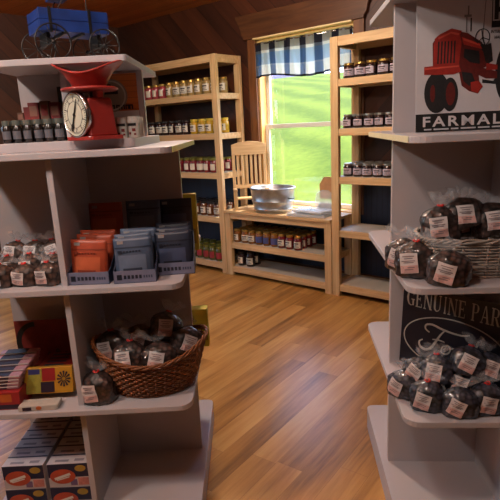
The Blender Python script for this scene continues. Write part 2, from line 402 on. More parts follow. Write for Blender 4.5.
# outdoors: mown lawn climbing away, wooded hills far off
gmat, nt, pb, N, L = base_mat('lawn_grass')
tc = N.new('ShaderNodeTexCoord'); n1 = N.new('ShaderNodeTexNoise'); n1.inputs['Scale'].default_value = 6; n1.inputs['Detail'].default_value = 8; n1.inputs['Roughness'].default_value = 0.75
n2 = N.new('ShaderNodeTexWave'); n2.inputs['Scale'].default_value = 0.22; n2.inputs['Distortion'].default_value = 5; n2.bands_direction = 'DIAGONAL'
L.new(tc.outputs['Object'], n1.inputs['Vector']); L.new(tc.outputs['Object'], n2.inputs['Vector'])
ad = N.new('ShaderNodeMath'); ad.operation = 'MULTIPLY_ADD'; ad.inputs[1].default_value = 0.28; L.new(n2.outputs['Fac'], ad.inputs[0]); L.new(n1.outputs['Fac'], ad.inputs[2])
cr = N.new('ShaderNodeValToRGB'); cr.color_ramp.elements[0].position = 0.35; cr.color_ramp.elements[1].position = 0.9
cr.color_ramp.elements[0].color = lin((50, 68, 14)); cr.color_ramp.elements[1].color = lin((86, 100, 30)); L.new(ad.outputs[0], cr.inputs['Fac']); L.new(cr.outputs['Color'], pb.inputs['Base Color'])
pb.inputs['Roughness'].default_value = 0.9; pb.inputs['Specular IOR Level'].default_value = 0.1
vs = []; fs = []; nx, ny = 40, 40
for j in range(ny + 1):
    for i in range(nx + 1):
        y = WOFF + T + .02 + 42.0 * (j / ny) ** 1.5; x = -45 + 90 * i / nx
        yy = y - WOFF
        z = -0.35 + 0.152 * yy + 0.5 * math.sin(yy * 0.11 + x * 0.05) * min(1, yy / 8) + 0.15 * math.sin(x * 0.21 + 1)* min(1, yy / 8)
        vs.append((x, y, z))
for j in range(ny):
    for i in range(nx): a = j * (nx + 1) + i; fs.append((a, a + 1, a + nx + 2, a + nx + 1))
room_empty_matrix(struct('lawn', MB().add(vs, fs), gmat, smooth=True))
hv = []; hf = []; n = 60
for j in range(5):
    for i in range(n + 1):
        x = -160 + 320 * i / n; k = j / 4
        hgt = 20 + 7 * math.sin(i * 0.31) + 3 * math.sin(i * 0.83 + 1)
        hv.append((x, 110 + 60 * k, -2 + hgt * math.sin(k * PI / 2)))
for j in range(4):
    for i in range(n): a = j * (n + 1) + i; hf.append((a, a + 1, a + n + 2, a + n + 1))
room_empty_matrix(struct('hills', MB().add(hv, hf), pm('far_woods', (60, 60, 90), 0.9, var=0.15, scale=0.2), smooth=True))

# ------------------------------------------------------------------ gingham valance
cm, nt, pb, N, L = base_mat('gingham_cloth')
tc = N.new('ShaderNodeTexCoord'); sp = N.new('ShaderNodeSeparateXYZ'); L.new(tc.outputs['UV'], sp.inputs[0])
def mth(op, a, bb=None):
    n_ = N.new('ShaderNodeMath'); n_.operation = op
    for i, v in enumerate((a, bb)):
        if v is None: continue
        if isinstance(v, (int, float)): n_.inputs[i].default_value = v
        else: L.new(v, n_.inputs[i])
    return n_.outputs[0]
colm = mth('GREATER_THAN', mth('FRACT', mth('MULTIPLY', sp.outputs[0], 6.2)), 0.45)
def ramp(cols):
    r_ = N.new('ShaderNodeValToRGB'); r_.color_ramp.interpolation = 'CONSTANT'; e = r_.color_ramp.elements
    while len(e) < len(cols): e.new(0.9)
    for k, (p_, c_) in enumerate(cols): e[k].position = p_; e[k].color = lin(c_)
    L.new(sp.outputs[1], r_.inputs['Fac']); return r_.outputs['Color']
dk = ramp([(0, (44, 46, 66)), (0.05, (140, 156, 176)), (0.30, (160, 168, 178)), (0.34, (98, 128, 160)), (0.68, (120, 128, 140)), (0.76, (58, 58, 74))])
lt = ramp([(0, (90, 92, 110)), (0.05, (232, 230, 222)), (0.30, (236, 234, 228)), (0.34, (190, 204, 214)), (0.68, (232, 230, 226)), (0.76, (176, 176, 178))])
mx = N.new('ShaderNodeMix'); mx.data_type = 'RGBA'; L.new(colm, mx.inputs['Factor']); L.new(dk, mx.inputs['A']); L.new(lt, mx.inputs['B'])
L.new(mx.outputs['Result'], pb.inputs['Base Color']); pb.inputs['Roughness'].default_value = 0.85
tl = N.new('ShaderNodeBsdfTranslucent'); L.new(mx.outputs['Result'], tl.inputs['Color'])
ms = N.new('ShaderNodeMixShader'); ms.inputs[0].default_value = 0.72; L.new(pb.outputs[0], ms.inputs[1]); L.new(tl.outputs[0], ms.inputs[2]); L.new(ms.outputs[0], N['Material Output'].inputs[0])
cur = room_empty_matrix(empty('window_valance'))
tag(cur, 'blue, black and white checked cloth valance hanging across the window top', 'curtain')
nx, nz = 150, 14; vs = []; fs = []; uvs = []
CW = WX1 - WX0 - .01; CT, CB = WZ1 - .035, 1.875
for j in range(nz + 1):
    for i in range(nx + 1):
        a = i / nx; v = j / nz
        fold = 0.016 * math.sin(a * 46 + 1.5 * math.sin(a * 9)) * (0.45 + 0.55 * (1 - v)) + 0.006 * math.sin(a * 90 + v * 3)
        sag = 0.022 * math.sin(a * 7 + .6) * (1 - v)
        vs.append((WX0 + .005 + CW * a, WOFF - .012 - .02 + fold, CB + (CT - CB) * v + sag)); uvs.append((a, v))
for j in range(nz):
    for i in range(nx): q = j * (nx + 1) + i; fs.append((q, q + 1, q + nx + 2, q + nx + 1))
co = MB().add(vs, fs).build('valance_cloth', cm, cur, smooth=True)
ul = co.data.uv_layers.new(name='cloth')
for lp in co.data.loops: ul.data[lp.index].uv = uvs[lp.vertex_index]
so = co.modifiers.new('thickness', 'SOLIDIFY'); so.thickness = 0.0015
MB().tube([(WX0 + .0, WOFF - .03, CT - .012), (WX1 - .0, WOFF - .03, CT - .012)], 0.007, 8).build('curtain_rod', M_chrome, cur, smooth=True)

# ------------------------------------------------------------------ pine racks along the window wall
def rack(name, u0, u1, levels, depth, label, posts_back=True, top=None, skip_posts=False):
    root = empty(name, W(u0, 0), -RA); wd = u1 - u0; H = top
    pw, pd = 0.068, 0.04
    for x in (0, wd - pw):
        MB().box(x, x + pw, 0, pd, 0, H).build('post', M_pine_v, root, bevel=0.003)
        MB().box(x, x + pw, depth - pd, depth, 0, H).build('post', M_pine_v, root, bevel=0.003)
    for z in levels:
        rh = 0.055
        MB().box(pw, wd - pw, 0.006, 0.034, z - rh, z).build('front_rail', M_pine, root, bevel=0.002)
        MB().box(pw, wd - pw, depth - .034, depth - .006, z - rh, z).build('back_rail', M_pine, root, bevel=0.002)
        for x in (0.012, wd - .046):
            MB().box(x, x + .034, pd, depth - pd, z - rh, z).build('side_rail', M_pine, root, bevel=0.002)
        MB().box(.046, wd - .046, 0.034, depth - .034, z - .016, z + .002).build('shelf_board', M_board, root)
    return tag(root, label, 'shelf rack')
LV = [0.10, 0.57, 1.01, 1.39, 1.765]
def topframe(root, u0, u1, depth, H):
    wd = u1 - u0
    MB().box(.068, wd - .068, 0.004, 0.036, H - .07, H).build('front_rail', M_pine, root, bevel=0.002)
    MB().box(.068, wd - .068, depth - .036, depth - .004, H - .07, H).build('back_rail', M_pine, root, bevel=0.002)
    for x in (0.01, wd - .048): MB().box(x, x + .038, .04, depth - .04, H - .07, H).build('side_rail', M_pine, root, bevel=0.002)
    MB().box(.05, wd - .05, .036, depth - .036, H - .018, H - .002).build('shelf_board', M_board, root)
LU0, LU1 = -2.50, -1.185
rl = rack('jar_rack', LU0, LU1, LV, 0.37, 'tall pine rack of jars left of the window, in the room corner', top=2.11); topframe(rl, LU0, LU1, .37, 2.11)
RU0, RU1 = 0.045, 1.25
rr = rack('jar_rack', RU0, RU1, LV, 0.37, 'tall pine rack right of the window with two bare lower levels', top=2.075); topframe(rr, RU0, RU1, .37, 2.075)
# low bench rack under the window
BU0, BU1 = -1.178, 0.038
tb = rack('window_bench', BU0, BU1, [0.09, 0.335], 0.37, 'low pine bench rack under the window holding the metal tub', top=0.63)
tp = MB().box(0.0, BU1 - BU0, -0.015, 0.40, 0.63, 0.655).build('bench_top', M_pine, tb, bevel=0.003)
MB().box(.068, BU1 - BU0 - .068, 0.006, .034, .575, .63).build('front_rail', M_pine, tb, bevel=0.002)
BT = 0.655

# ------------------------------------------------------------------ jars
def jar_mat(name, c):
    m = pm(name, c, 0.18, var=0.30, scale=25, coat=0.6); return m
def make_jar(h, r, content, lid, lab, label_c=None, ink=True):
    root = empty('preserve_jar'); tag(root, 'jar', 'jar')
    p = MB().lathe([(r * .86, 0), (r, .006), (r, h * .70), (r * .95, h * .78), (r * .80, h * .83), (r * .80, h * .86)], 14); p.build('glass_body', content, root, smooth=True)
    MB().lathe([(r * .86, h * .85), (r * .87, h * .86), (r * .87, h * .985), (r * .83, h)], 14).build('lid', lid, root, smooth=False)
    l = MB(); n = 12; vs = []; fs = []
    for z in (h * .18, h * .62):
        for i in range(n + 1):
            a = R(-90 - 62 + 124 * i / n); vs.append(((r + .0008) * math.cos(a), (r + .0008) * math.sin(a), z))
    for i in range(n): fs.append((i, i + 1, n + 2 + i, n + 1 + i))
    l.add(vs, fs); lo = l.build('paper_label', lab, root, smooth=True)
    if ink:
        k = MB(); rr_ = r + .0016
        def band(z0, z1, a0, a1):
            v = []; f = []; m_ = 6
            for z in (z0, z1):
                for i in range(m_ + 1):
                    a = R(-90 + a0 + (a1 - a0) * i / m_); v.append((rr_ * math.cos(a), rr_ * math.sin(a), z))
            for i in range(m_): f.append((i, i + 1, m_ + 2 + i, m_ + 1 + i))
            k.add(v, f)
        band(h * .44, h * .54, -34, 34); band(h * .33, h * .38, -26, 26); band(h * .24, h * .28, -40, 40)
        k.build('label_print', M_ink, lo)
    return root
lid_gold = pm('gold_lid', (182, 146, 76), 0.3, 0.8); lid_dark = pm('dark_lid', (44, 38, 36), 0.4, 0.4); lid_green = pm('olive_lid', (132, 128, 58), 0.35, 0.6); lid_yel = pm('yellow_lid', (196, 168, 50), 0.4, 0.2)
lid_silver = pm('silver_lid', (176, 170, 158), 0.3, 0.9)
lab_w = pm('cream_jar_label', (208, 200, 184), 0.6, var=0.03); lab_b = pm('blue_jar_label', (62, 70, 120), 0.6); lab_r = pm('red_jar_label', (150, 42, 52), 0.6); lab_p = pm('lilac_jar_label', (186, 172, 184), 0.6)
c_amber = jar_mat('amber_preserve', (122, 74, 30)); c_cream = jar_mat('pale_pickle', (150, 122, 74)); c_red = jar_mat('red_jam', (104, 26, 34)); c_dark = jar_mat('dark_jam', (38, 20, 22)); c_yel = jar_mat('yellow_relish', (176, 140, 40)); c_brown = jar_mat('brown_butter', (96, 52, 24)); c_pink = jar_mat('rose_jelly', (150, 60, 66)); c_green = jar_mat('green_pickle', (84, 84, 44))
def stock(*a): return Stock(make_jar(*a))
J = {'pink': stock(.145, .042, c_pink, lid_gold, lab_w, None, False), 'cream': stock(.15, .044, c_cream, lid_gold, lab_w), 'dark': stock(.145, .043, c_dark, lid_dark, lab_w), 'yellow': stock(.145, .043, c_yel, lid_yel, lab_w),
     'red': stock(.14, .041, c_red, lid_green, lab_w, None, False), 'brown': stock(.14, .041, c_brown, lid_dark, lab_w), 'green': stock(.15, .041, c_green, lid_green, lab_r, None, False),
     'amber': stock(.13, .039, c_amber, lid_gold, lab_w), 'blue': stock(.13, .039, c_amber, lid_gold, lab_b, None, False), 'jam': stock(.13, .039, c_red, lid_gold, lab_w), 'berry': stock(.112, .045, c_dark, lid_gold, lab_p), 'plum': stock(.105, .040, c_dark, lid_silver, lab_p)}
DESC = {'pink': 'rose jelly jar', 'cream': 'pale pickle jar', 'dark': 'dark jam jar', 'yellow': 'yellow-lidded relish jar', 'red': 'red jam jar', 'brown': 'brown preserve jar', 'green': 'red-labelled pickle jar', 'amber': 'amber preserve jar', 'blue': 'blue-labelled jar', 'jam': 'red-brown jam jar', 'berry': 'wide berry jam jar', 'plum': 'small plum jam jar'}
def fill(u_first, step, kinds, rows, row_step, off0, z, place, group, from_right=False, maxrow=None):
    n = len(kinds)
    for r_ in range(rows):
        for i, k in enumerate(kinds):
            if maxrow and r_ >= maxrow(i): continue
            nth = ORD[n - 1 - i] if from_right else ORD[i]
            side = 'right' if from_right else 'left'
            rowt = 'front row' if r_ == 0 else ORD[r_] + ' row back'
            J[k].put(W(u_first + step * i + random.uniform(-.005, .005), off0 + row_step * r_ + random.uniform(-.005, .005), z), -RA + random.uniform(-.35, .35),
                     f'{DESC[k]}, {nth} from {side}, {rowt}, {place}', group)
Z = lambda i: LV[i] + .002
fill(-2.36, .108, ['pink'] * 4 + ['cream'] * 7, 2, .115, .085, Z(4), 'highest jar level, left rack', 'jars on the highest level of the left rack', True)
fill(-2.36, .108, ['dark'] * 7 + ['yellow'] * 4, 2, .115, .085, Z(3), 'eye level, left rack', 'jars on the second level of the left rack', True)
fill(-1.84, .098, ['red'] * 6, 3, .098, .08, Z(2), 'middle level, left rack', 'jars on the middle level of the left rack', True)
fill(-1.84, .098, ['brown'] * 6, 3, .098, .08, Z(1), 'second lowest level, left rack', 'jars on the fourth level of the left rack', True)
fill(-1.84, .098, ['green'] * 6, 3, .098, .08, Z(0), 'bottom level, left rack', 'jars on the bottom level of the left rack', True)
fill(-1.075, .0905, ['amber'] * 3 + ['blue'] * 3 + ['jam'] * 3, 4, .0815, .072, .337, 'bench under window', 'jars on the bench under the window')
fill(-1.06, .10, ['dark'] * 2, 2, .10, .10, .092, 'bench floor shelf', 'dark jars on the bench floor shelf')
fill(.165, .098, ['berry'] * 6, 1, .105, .085, Z(4), 'highest jar level, right rack', 'jars on the highest level of the right rack')
fill(.165, .088, ['plum'] * 6, 2, .095, .08, Z(3), 'second level, right rack', 'jars on the second level of the right rack')
fill(.16, .086, ['plum'] * 6, 3, .095, .08, Z(2), 'third level, right rack', 'jars on the third level of the right rack')

# ------------------------------------------------------------------ on the bench: small chair, tub, wrapped cloths
ch = empty('child_chair', W(-1.135, .105, BT), -RA + R(46)); tag(ch, 'pale wooden slat-back chair standing on the window bench behind the metal tub', 'chair')
CWD, CD = 0.335, 0.030
for x in (0, CWD - .030):
    MB().box(x, x + .030, 0, CD, 0, .61).build('back_post', M_pine_v, ch, bevel=.003)
    MB().box(x, x + .028, -.125, -.097, 0, .185).build('leg', M_pine_v, ch, bevel=.003)
    MB().box(x - .004, x + .032, -.135, 0, .185, .203).build('arm', M_pine, ch, bevel=.003)
MB().box(.03, CWD - .03, -.12, 0, .10, .117).build('seat', M_pine, ch, bevel=.003)
MB().prism([(.0, .52), (CWD, .52), (CWD, .62), (CWD * .8, .64), (CWD * .5, .65), (CWD * .2, .64), (0, .62)], -.004, CD - .004, None, 'XZ').build('head_rail', M_pine, ch, bevel=.003)
MB().box(.030, CWD - .030, .003, CD - .006, .20, .235).build('lower_rail', M_pine, ch)
for i in range(6):
    x = .045 + i * .0435; MB().box(x, x + .024, .008, CD - .008, .235, .52).build('slat', M_pine_v, ch, bevel=.002)

tub = empty('metal_tub', W(-.675, .135, BT), -RA); tag(tub, 'round galvanised metal washtub standing on the window bench', 'tub')
rw = .222
MB().lathe([(.178, 0), (.182, .004), (.190, .03), (.195, .034), (.195, .040), (.192, .044), (.206, .10), (.212, .105), (.212, .112), (.208, .117), (rw, .215), (rw + .008, .220), (rw + .008, .230), (rw, .234), (rw - .006, .228), (.186, .012), (.02, .010)], 48, sx=1, sy=.80).build('tub_body', M_galv, tub, smooth=True)
for sx_ in (-1, 1):
    pth = [(sx_ * (.212 + .028 * math.sin(a)), -.05 + .10 * i / 8, .145 - .012 * math.sin(a)) for i, a in enumerate([PI * k / 8 for k in range(9)])]
    MB().tube(pth, .005, 6).build('handle', M_wire, tub, smooth=True)
# flat folded cloths wrapped in plastic
M_linen = pm('grey_linen', (176, 172, 166), 0.8, var=0.08, bump=.2)
def packet(name, loc, rz, sx, sy, sz, mat, label, cat, group=None):
    root = empty(name, loc, rz); tag(root, label, cat, group)
    b = MB(); n = 10; vs = []; fs = []
    for j in range(n + 1):
        for i in range(n + 1):
            x = -sx / 2 + sx * i / n; y = -sy / 2 + sy * j / n
            e = min(i, n - i, j, n - j) / 3.0; vs.append((x, y, sz * min(1, .55 + .45 * min(e, 1)) + .004 * math.sin(i * 1.9 + j * 1.1)))
    for j in range(n):
        for i in range(n): q = j * (n + 1) + i; fs.append((q, q + 1, q + n + 2, q + n + 1))
    o = len(vs)
    ring = [i for i in range(n + 1)] + [j * (n + 1) + n for j in range(1, n + 1)] + [n * (n + 1) + i for i in range(n - 1, -1, -1)] + [j * (n + 1) for j in range(n - 1, 0, -1)]
    for q in ring: vs.append((vs[q][0], vs[q][1], 0))
    m = len(ring)
    for k in range(m): fs.append((ring[k], o + k, o + (k + 1) % m, ring[(k + 1) % m]))
    fs.append([o + k for k in range(m)])
    b.add(vs, fs); b.build('folded_cloth', mat, root, smooth=True)
    c = MB(); c.box(-sx / 2 - .006, sx / 2 + .006, -sy / 2 - .006, sy / 2 + .006, .001, sz + .008); c.build('plastic_wrap', M_filmd, root, bevel=.006)
    return root
packet('wrapped_cloth', W(-.235, .115, BT), -RA + .1, .36, .22, .022, M_linen, 'flat grey plastic-wrapped cloth lying on the window bench, under the other', 'packet')
packet('wrapped_cloth', W(-.22, .12, BT + .033), -RA - .12, .32, .18, .016, pm('white_linen', (196, 192, 186), .8, var=.08), 'flat whiter plastic-wrapped cloth lying on top of the grey one by the tub', 'packet')
# clear bag with a tan card, leaning by the window
bg = empty('clear_goods_bag', W(-.215, .315, BT), -RA); tag(bg, 'clear bag with a tan card inside, standing by the right window side', 'bag')
MB().prism([(-.05, .12), (.09, .12), (.10, .27), (.06, .32), (-.01, .315), (-.055, .25)], -.006, .0, None, 'XZ').build('tan_card', pm('tan_card', (176, 128, 84), .7), bg, bevel=.002)
MB().lathe([(.07, 0), (.10, .02), (.105, .11), (.085, .17), (.04, .20)], 18, sy=.55).build('clear_film', M_filmd, bg, smooth=True)
MB().lathe([(.055, .003), (.075, .02), (.078, .06), (.05, .085)], 16, sy=.5).build('pale_contents', pm('pale_goods', (186, 176, 168), .6, var=.2, bump=.4), bg, smooth=True)

# ------------------------------------------------------------------ white display units
TH = 0.020
LVL = [0.10, 0.533, 0.967, 1.40]
class Frame:
    def __init__(s, c, rz): s.c = Vector(c); s.rz = rz; s.ex = Vector((math.cos(rz), math.sin(rz), 0)); s.ey = Vector((-math.sin(rz), math.cos(rz), 0))
    def __call__(s, x, y, z): return s.c + s.ex * x + s.ey * y + Vector((0, 0, z))
    def inv(s, X, Y): q = Vector((X, Y, 0)) - s.c; return q.dot(s.ex), q.dot(s.ey)
FL = Frame((-0.612, 1.985, 0), R(0.0)); FR = Frame((0.866, 1.805, 0), R(-5.0))
def unit(F, name, label, hx, hy, px, ptop, levels, divtop, rad):
    root = empty(name, F.c, F.rz); tag(root, label, 'display shelves')
    MB().box(-px, px, -TH / 2, TH / 2, 0, ptop).build('back_panel', M_white, root, bevel=.0015)
    dv = MB(); dy = hy - .035
    dv.box(-TH / 2, TH / 2, -dy, -TH / 2, 0, divtop); dv.box(-TH / 2, TH / 2, TH / 2, dy, 0, divtop); dv.build('divider', M_white, root, bevel=.0015)
    MB().prism(rounded(-hx, hx, -hy, hy, .03), 0, LVL[0]).build('base', M_white, root, bevel=.002)
    for z in levels: MB().prism(rounded(-hx, hx, -hy, hy, rad), z - TH, z).build('shelf', M_white, root, bevel=.002)
    return root
uL = unit(FL, 'display_unit', 'white four-way display unit on the left with the red scale on its counter', .386, .40, .362, 1.40, LVL[1:], 1.38, .045)
uR = unit(FR, 'display_unit', 'white four-way display unit on the right holding the tractor sign', .376, .42, .351, 1.85, LVL[1:] + [1.834], 1.38, .05)
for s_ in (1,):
    MB().box(.3865, .3885, -.355, .355, 1.40 - TH + .001, 1.40 - .001).build('painted_edge_light', M_bounce_edge, uL)  # thin added strips carry the painted light on the side edges
    MB().box(-.3785, -.3765, -.37, .37, 1.40 - TH + .001, 1.40 - .001).build('painted_edge_light', M_daylit_edge, uR)
# raised small tier on the left counter
UT = 1.665; uc = (.04, .0)
ut = empty('counter_tier', FL(.025, -.0, 1.40), FL.rz); tag(ut, 'small white upper tier standing on the left counter under the blue wagon', 'display shelves')
MB().prism(rounded(-.23, .228, -.27, .27, .02), 0, .030).build('base', M_white, ut, bevel=.002)
MB().box(-.228, .226, -TH / 2, TH / 2, .022, UT - 1.40).build('back_panel', M_white, ut, bevel=.0015)
q = MB(); q.box(-TH / 2, TH / 2, -.20, -TH / 2, .022, UT - 1.40); q.box(-TH / 2, TH / 2, TH / 2, .20, .022, UT - 1.40); q.build('divider', M_white, ut, bevel=.0015)
MB().prism(rounded(-.235, .232, -.28, .28, .012), UT - 1.40, UT - 1.40 + TH).build('top_board', M_white, ut, bevel=.002)
LEDGE = 1.430; WTOP = UT + TH
def FT(x, y, z): return FL(.025 + x, y, z)

# spice jars, riser and small boxes in the tier
sj = empty('spice_jar'); tag(sj, 'spice', 'jar')
MB().lathe([(.0145, 0), (.016, .003), (.016, .045), (.012, .050), (.012, .053)], 12).build('glass_body', pm('dark_spice', (34, 26, 24), .2, var=.4, coat=.6), sj, smooth=True)
MB().lathe([(.0135, .052), (.0140, .053), (.0140, .066), (.013, .067)], 12).build('lid', pm('pale_green_lid', (92, 98, 92), .4, var=.05), sj)
q = MB(); n = 8; vs = [(.0165 * math.cos(R(-150 + 120 * i / n)), .0165 * math.sin(R(-150 + 120 * i / n)), z) for z in (.012, .036) for i in range(n + 1)]
q.add(vs, [(i, i + 1, n + 2 + i, n + 1 + i) for i in range(n)]).build('paper_label', pm('grey_spice_label', (96, 96, 104), .6), sj, smooth=True)
SJ = Stock(sj)
for r_ in range(2):
    for i in range(6): SJ.put(FT(-.212 + .0355 * i, -.19 + .038 * r_, LEDGE), random.uniform(-.3, .3), f'small dark spice jar, {ORD[i]} from left, {"front" if r_ == 0 else "back"} row beside the red scale', 'spice jars on the counter tier', scale=(1, 1, 1.12))
rs = empty('spice_riser', FT(-.12, -.07, LEDGE), FL.rz); tag(rs, 'narrow tan wooden riser shelf behind the spice jars', 'riser')
MB().box(-.105, .10, -.052, .052, .062, .072).build('top_board', M_pine, rs, bevel=.001)
for x in (-.10, .085): MB().box(x, x + .01, -.05, .05, 0, .062).build('side', M_pine, rs)
def carton(name, w_, d_, h_, mat, panel, label, cat, loc, rz, group=None):
    r_ = empty(name, loc, rz); tag(r_, label, cat, group)
    MB().box(-w_ / 2, w_ / 2, -d_ / 2, d_ / 2, 0, h_).build('carton', mat, r_, bevel=.001)
    if panel: MB().box(-w_ * .36, w_ * .36, -d_ / 2 - .0008, -d_ / 2, h_ * .25, h_ * .8).build('front_print', panel, r_)
    return r_
m_r = pm('dark_red_card', (116, 34, 34), .6); m_g = pm('dark_green_card', (40, 50, 44), .6); m_br = pm('brown_card', (92, 60, 46), .6); m_pale = pm('faded_print', (132, 88, 74), .6)
zr = LEDGE + .073
carton('spice_box', .036, .03, .062, m_r, m_pale, 'dark red spice carton at the left of the riser boxes', 'box', FT(-.150, -.085, zr), FL.rz)
carton('spice_box', .03, .03, .066, m_br, m_r, 'brown and red spice carton beside the dark red one on the riser', 'box', FT(-.112, -.083, zr), FL.rz)
carton('spice_box', .034, .03, .060, pm('maroon_card', (96, 26, 32), .6), m_pale, 'maroon spice carton at the right end of the riser', 'box', FT(-.075, -.085, zr), FL.rz)
carton('spice_tin', .024, .024, .115, m_g, None, 'tall dark green tin standing behind the riser cartons', 'tin', FT(-.062, -.042, zr), FL.rz)
carton('spice_box', .022, .028, .030, m_br, m_pale, 'short brown carton at the far left of the riser', 'box', FT(-.198, -.085, zr), FL.rz)
carton('spice_box', .018, .028, .048, m_r, None, 'thin red carton between the short brown carton and the dark red one', 'box', FT(-.176, -.085, zr), FL.rz)
# tins with white labels to the right of the scale
st = empty('white_tin'); tag(st, 'tin', 'tin')
MB().lathe([(.0175, 0), (.018, .002), (.018, .058), (.0175, .060)], 14).build('tin_body', pm('white_tin_paint', (200, 194, 184), .4, var=.03), st, smooth=False)
MB().lathe([(.0185, .052), (.0185, .066), (.017, .068)], 14).build('lid', pm('white_tin_lid', (206, 200, 190), .4, var=.03), st)
def wrap(mb, r, z0, z1, a0, a1, n=6):
    v = [(r * math.cos(R(-90 + a0 + (a1 - a0) * i / n)), r * math.sin(R(-90 + a0 + (a1 - a0) * i / n)), z) for z in (z0, z1) for i in range(n + 1)]
    mb.add(v, [(i, i + 1, n + 2 + i, n + 1 + i) for i in range(n)])
q = MB(); wrap(q, .0187, .038, .047, -50, 50); q.build('black_band', M_black, st)
q = MB(); wrap(q, .0187, .010, .018, -40, -8); wrap(q, .0187, .020, .030, 5, 40); wrap(q, .0187, .008, .014, 20, 44); q.build('red_print', m_r, st)
ST = Stock(st)
for r_ in range(3):
    for i in range(6): ST.put(FT(.019 + .0395 * i, -.20 + .042 * r_, LEDGE), FL.rz + random.uniform(-.2, .2), f'small white printed tin, {ORD[i]} from left in {["front", "middle", "back"][r_]} row right of the scale', 'white tins on the counter tier')
# orange round-badge poster behind the tins
po = empty('badge_poster', FT(.105, -.014, LEDGE), FL.rz, ); tag(po, 'orange wood-grain poster with a grey round badge behind the white tins', 'poster')
MB().box(-.078, .100, -.004, .0, .0, .225).build('poster_board', planks('orange_planks', [(168, 84, 30), (196, 108, 44), (206, 124, 58)], .02, 0, 0, .5, 'XZ', .06, .2, .6), po)
MB().box(-.078, .100, -.0052, -.004, .0, .095).build('pale_band', M_whitep, po)
MB().prism(ell(0.005, .15, .058, .058, 40), -.0055, -.004, pm('badge_grey', (150, 132, 116), .5), 'XZ').build('badge_disc', None, po)
q = MB(); q.strip(ell(.005, .15, .050, .050, 40) + [(.055, .15)], .005, -.0065, -.0055); q.build('badge_ring', pm('badge_ring', (196, 184, 168), .5), po)
MB().prism([(-.02, .155), (.03, .155), (.03, .18), (.01, .18), (.005, .19), (-.015, .19)], -.0065, -.0055, M_black, 'XZ').build('badge_emblem', None, po)
q = MB()
for k, x in enumerate((.0, .018, .036, .052, .066)): q.box(x, x + .005, -.0062, -.0052, .10, .116); q.box(x, x + .014, -.0062, -.0052, .112, .117); q.box(x + .009, x + .014, -.0062, -.0052, .10, .116)
q.build('poster_lettering', M_black, po)

# ------------------------------------------------------------------ red kitchen scale
sc_ = empty('kitchen_scale', (-0.478, 1.700, LEDGE), R(-40)); tag(sc_, 'red kitchen scale with a white dial and scoop pan on the left counter', 'scale')
MB().prism(rounded(-.070, .070, -.064, .064, .015), 0, .012).build('base', M_red, sc_, bevel=.002)
bd = MB(); vs = []
for z, hx, hy in ((.012, .056, .052), (.02, .053, .050), (.118, .049, .044), (.128, .046, .040)):
    vs += [(-hx, -hy, z), (hx, -hy, z), (hx, hy, z), (-hx, hy, z)]
fs = [(3, 2, 1, 0), (12, 13, 14, 15)] + [(4 * k + i, 4 * k + (i + 1) % 4, 4 * k + 4 + (i + 1) % 4, 4 * k + 4 + i) for k in range(3) for i in range(4)]
bd.add(vs, fs).build('housing', M_red, sc_, bevel=.006, seg=3)
q = MB(); q.T = Matrix.Translation((0, -.050, .078)) @ Matrix.Rotation(PI / 2, 4, 'X')
q.lathe([(.066, 0), (.069, .002), (.069, .016), (.064, .018), (.0635, .0145)], 40, cap=False); dial_ring = q.build('dial_rim', M_chrome, sc_, smooth=True)
q = MB(); q.T = Matrix.Translation((0, -.050, .078)) @ Matrix.Rotation(PI / 2, 4, 'X'); q.lathe([(.064, .0), (.064, .0145)], 40); face = q.build('dial_face', M_dial, sc_)
q = MB()
for i in range(50):
    a = 2 * PI * i / 50; r0 = .052 if i % 5 else .047; dx, dz = math.sin(a), math.cos(a)
    q.strip([(dx * r0, .078 + dz * r0), (dx * .058, .078 + dz * .058)], .0016 if i % 5 else .003, -.0655, -.0645)
q.strip(ell(0, .078, .0395, .0395, 36) + [(.0395, .078)], .001, -.0655, -.0645)
q.build('dial_marks', M_ink, face)
q = MB(); q.strip([(-.020, .030), (.012, .107), (.019, .124)], [.006, .004, .001], -.0685, -.0668); q.prism(ell(-.014, .044, .006, .008, 12), -.0685, -.0668, None, 'XZ'); q.prism(ell(0, .078, .005, .005, 12), -.0695, -.0668, None, 'XZ'); q.build('pointer', M_black, sc_)
for i in range(10):
    a = 2 * PI * i / 10; text('dial_number', str(i * 2), .010, M_ink, face, (math.sin(a) * .0425, -.0647, .078 + math.cos(a) * .0425 - .0035), align='CENTER', ext=.0003)
MB().box(-.016, .016, -.016, .016, .128, .150).build('stem', M_chrome, sc_, bevel=.002)
MB().box(-.05, -.03, -.012, .012, .128, .150).build('support_arm', M_red, sc_); MB().box(.03, .05, -.012, .012, .128, .150).build('support_arm', M_red, sc_)
MB().lathe([(.02, .147), (.082, .149), (.088, .152), (.088, .157), (.080, .160), (.02, .158)], 40).build('platform', M_red, sc_, smooth=True)
# flared scoop pan
vs = []; fs = []; n = 40; prof = [(.045, .160), (.052, .163), (.060, .178), (.076, .200), (.098, .218), (.102, .219)]
prof2 = [(.098, .223), (.073, .203), (.064, .181), (.050, .168), (.02, .166)]
for k, (r_, z) in enumerate(prof + prof2):
    for i in range(n):
        a = 2 * PI * i / n; flare = 1 + .10 * math.cos(2 * a) * max(0, (r_ - .05) / .05); zz = z + (.019 * math.cos(2 * a) - .004) * max(0, (r_ - .05) / .05)
        vs.append((r_ * math.cos(a) * flare, r_ * math.sin(a) * .86, zz))
m = len(prof + prof2)
for k in range(m - 1):
    for i in range(n): fs.append((k * n + i, k * n + (i + 1) % n, (k + 1) * n + (i + 1) % n, (k + 1) * n + i))
fs.append([i for i in range(n)][::-1]); fs.append([(m - 1) * n + i for i in range(n)])
MB().add(vs, fs).build('scoop_pan', M_red, sc_, smooth=True, rot=(0, 0, R(38)))

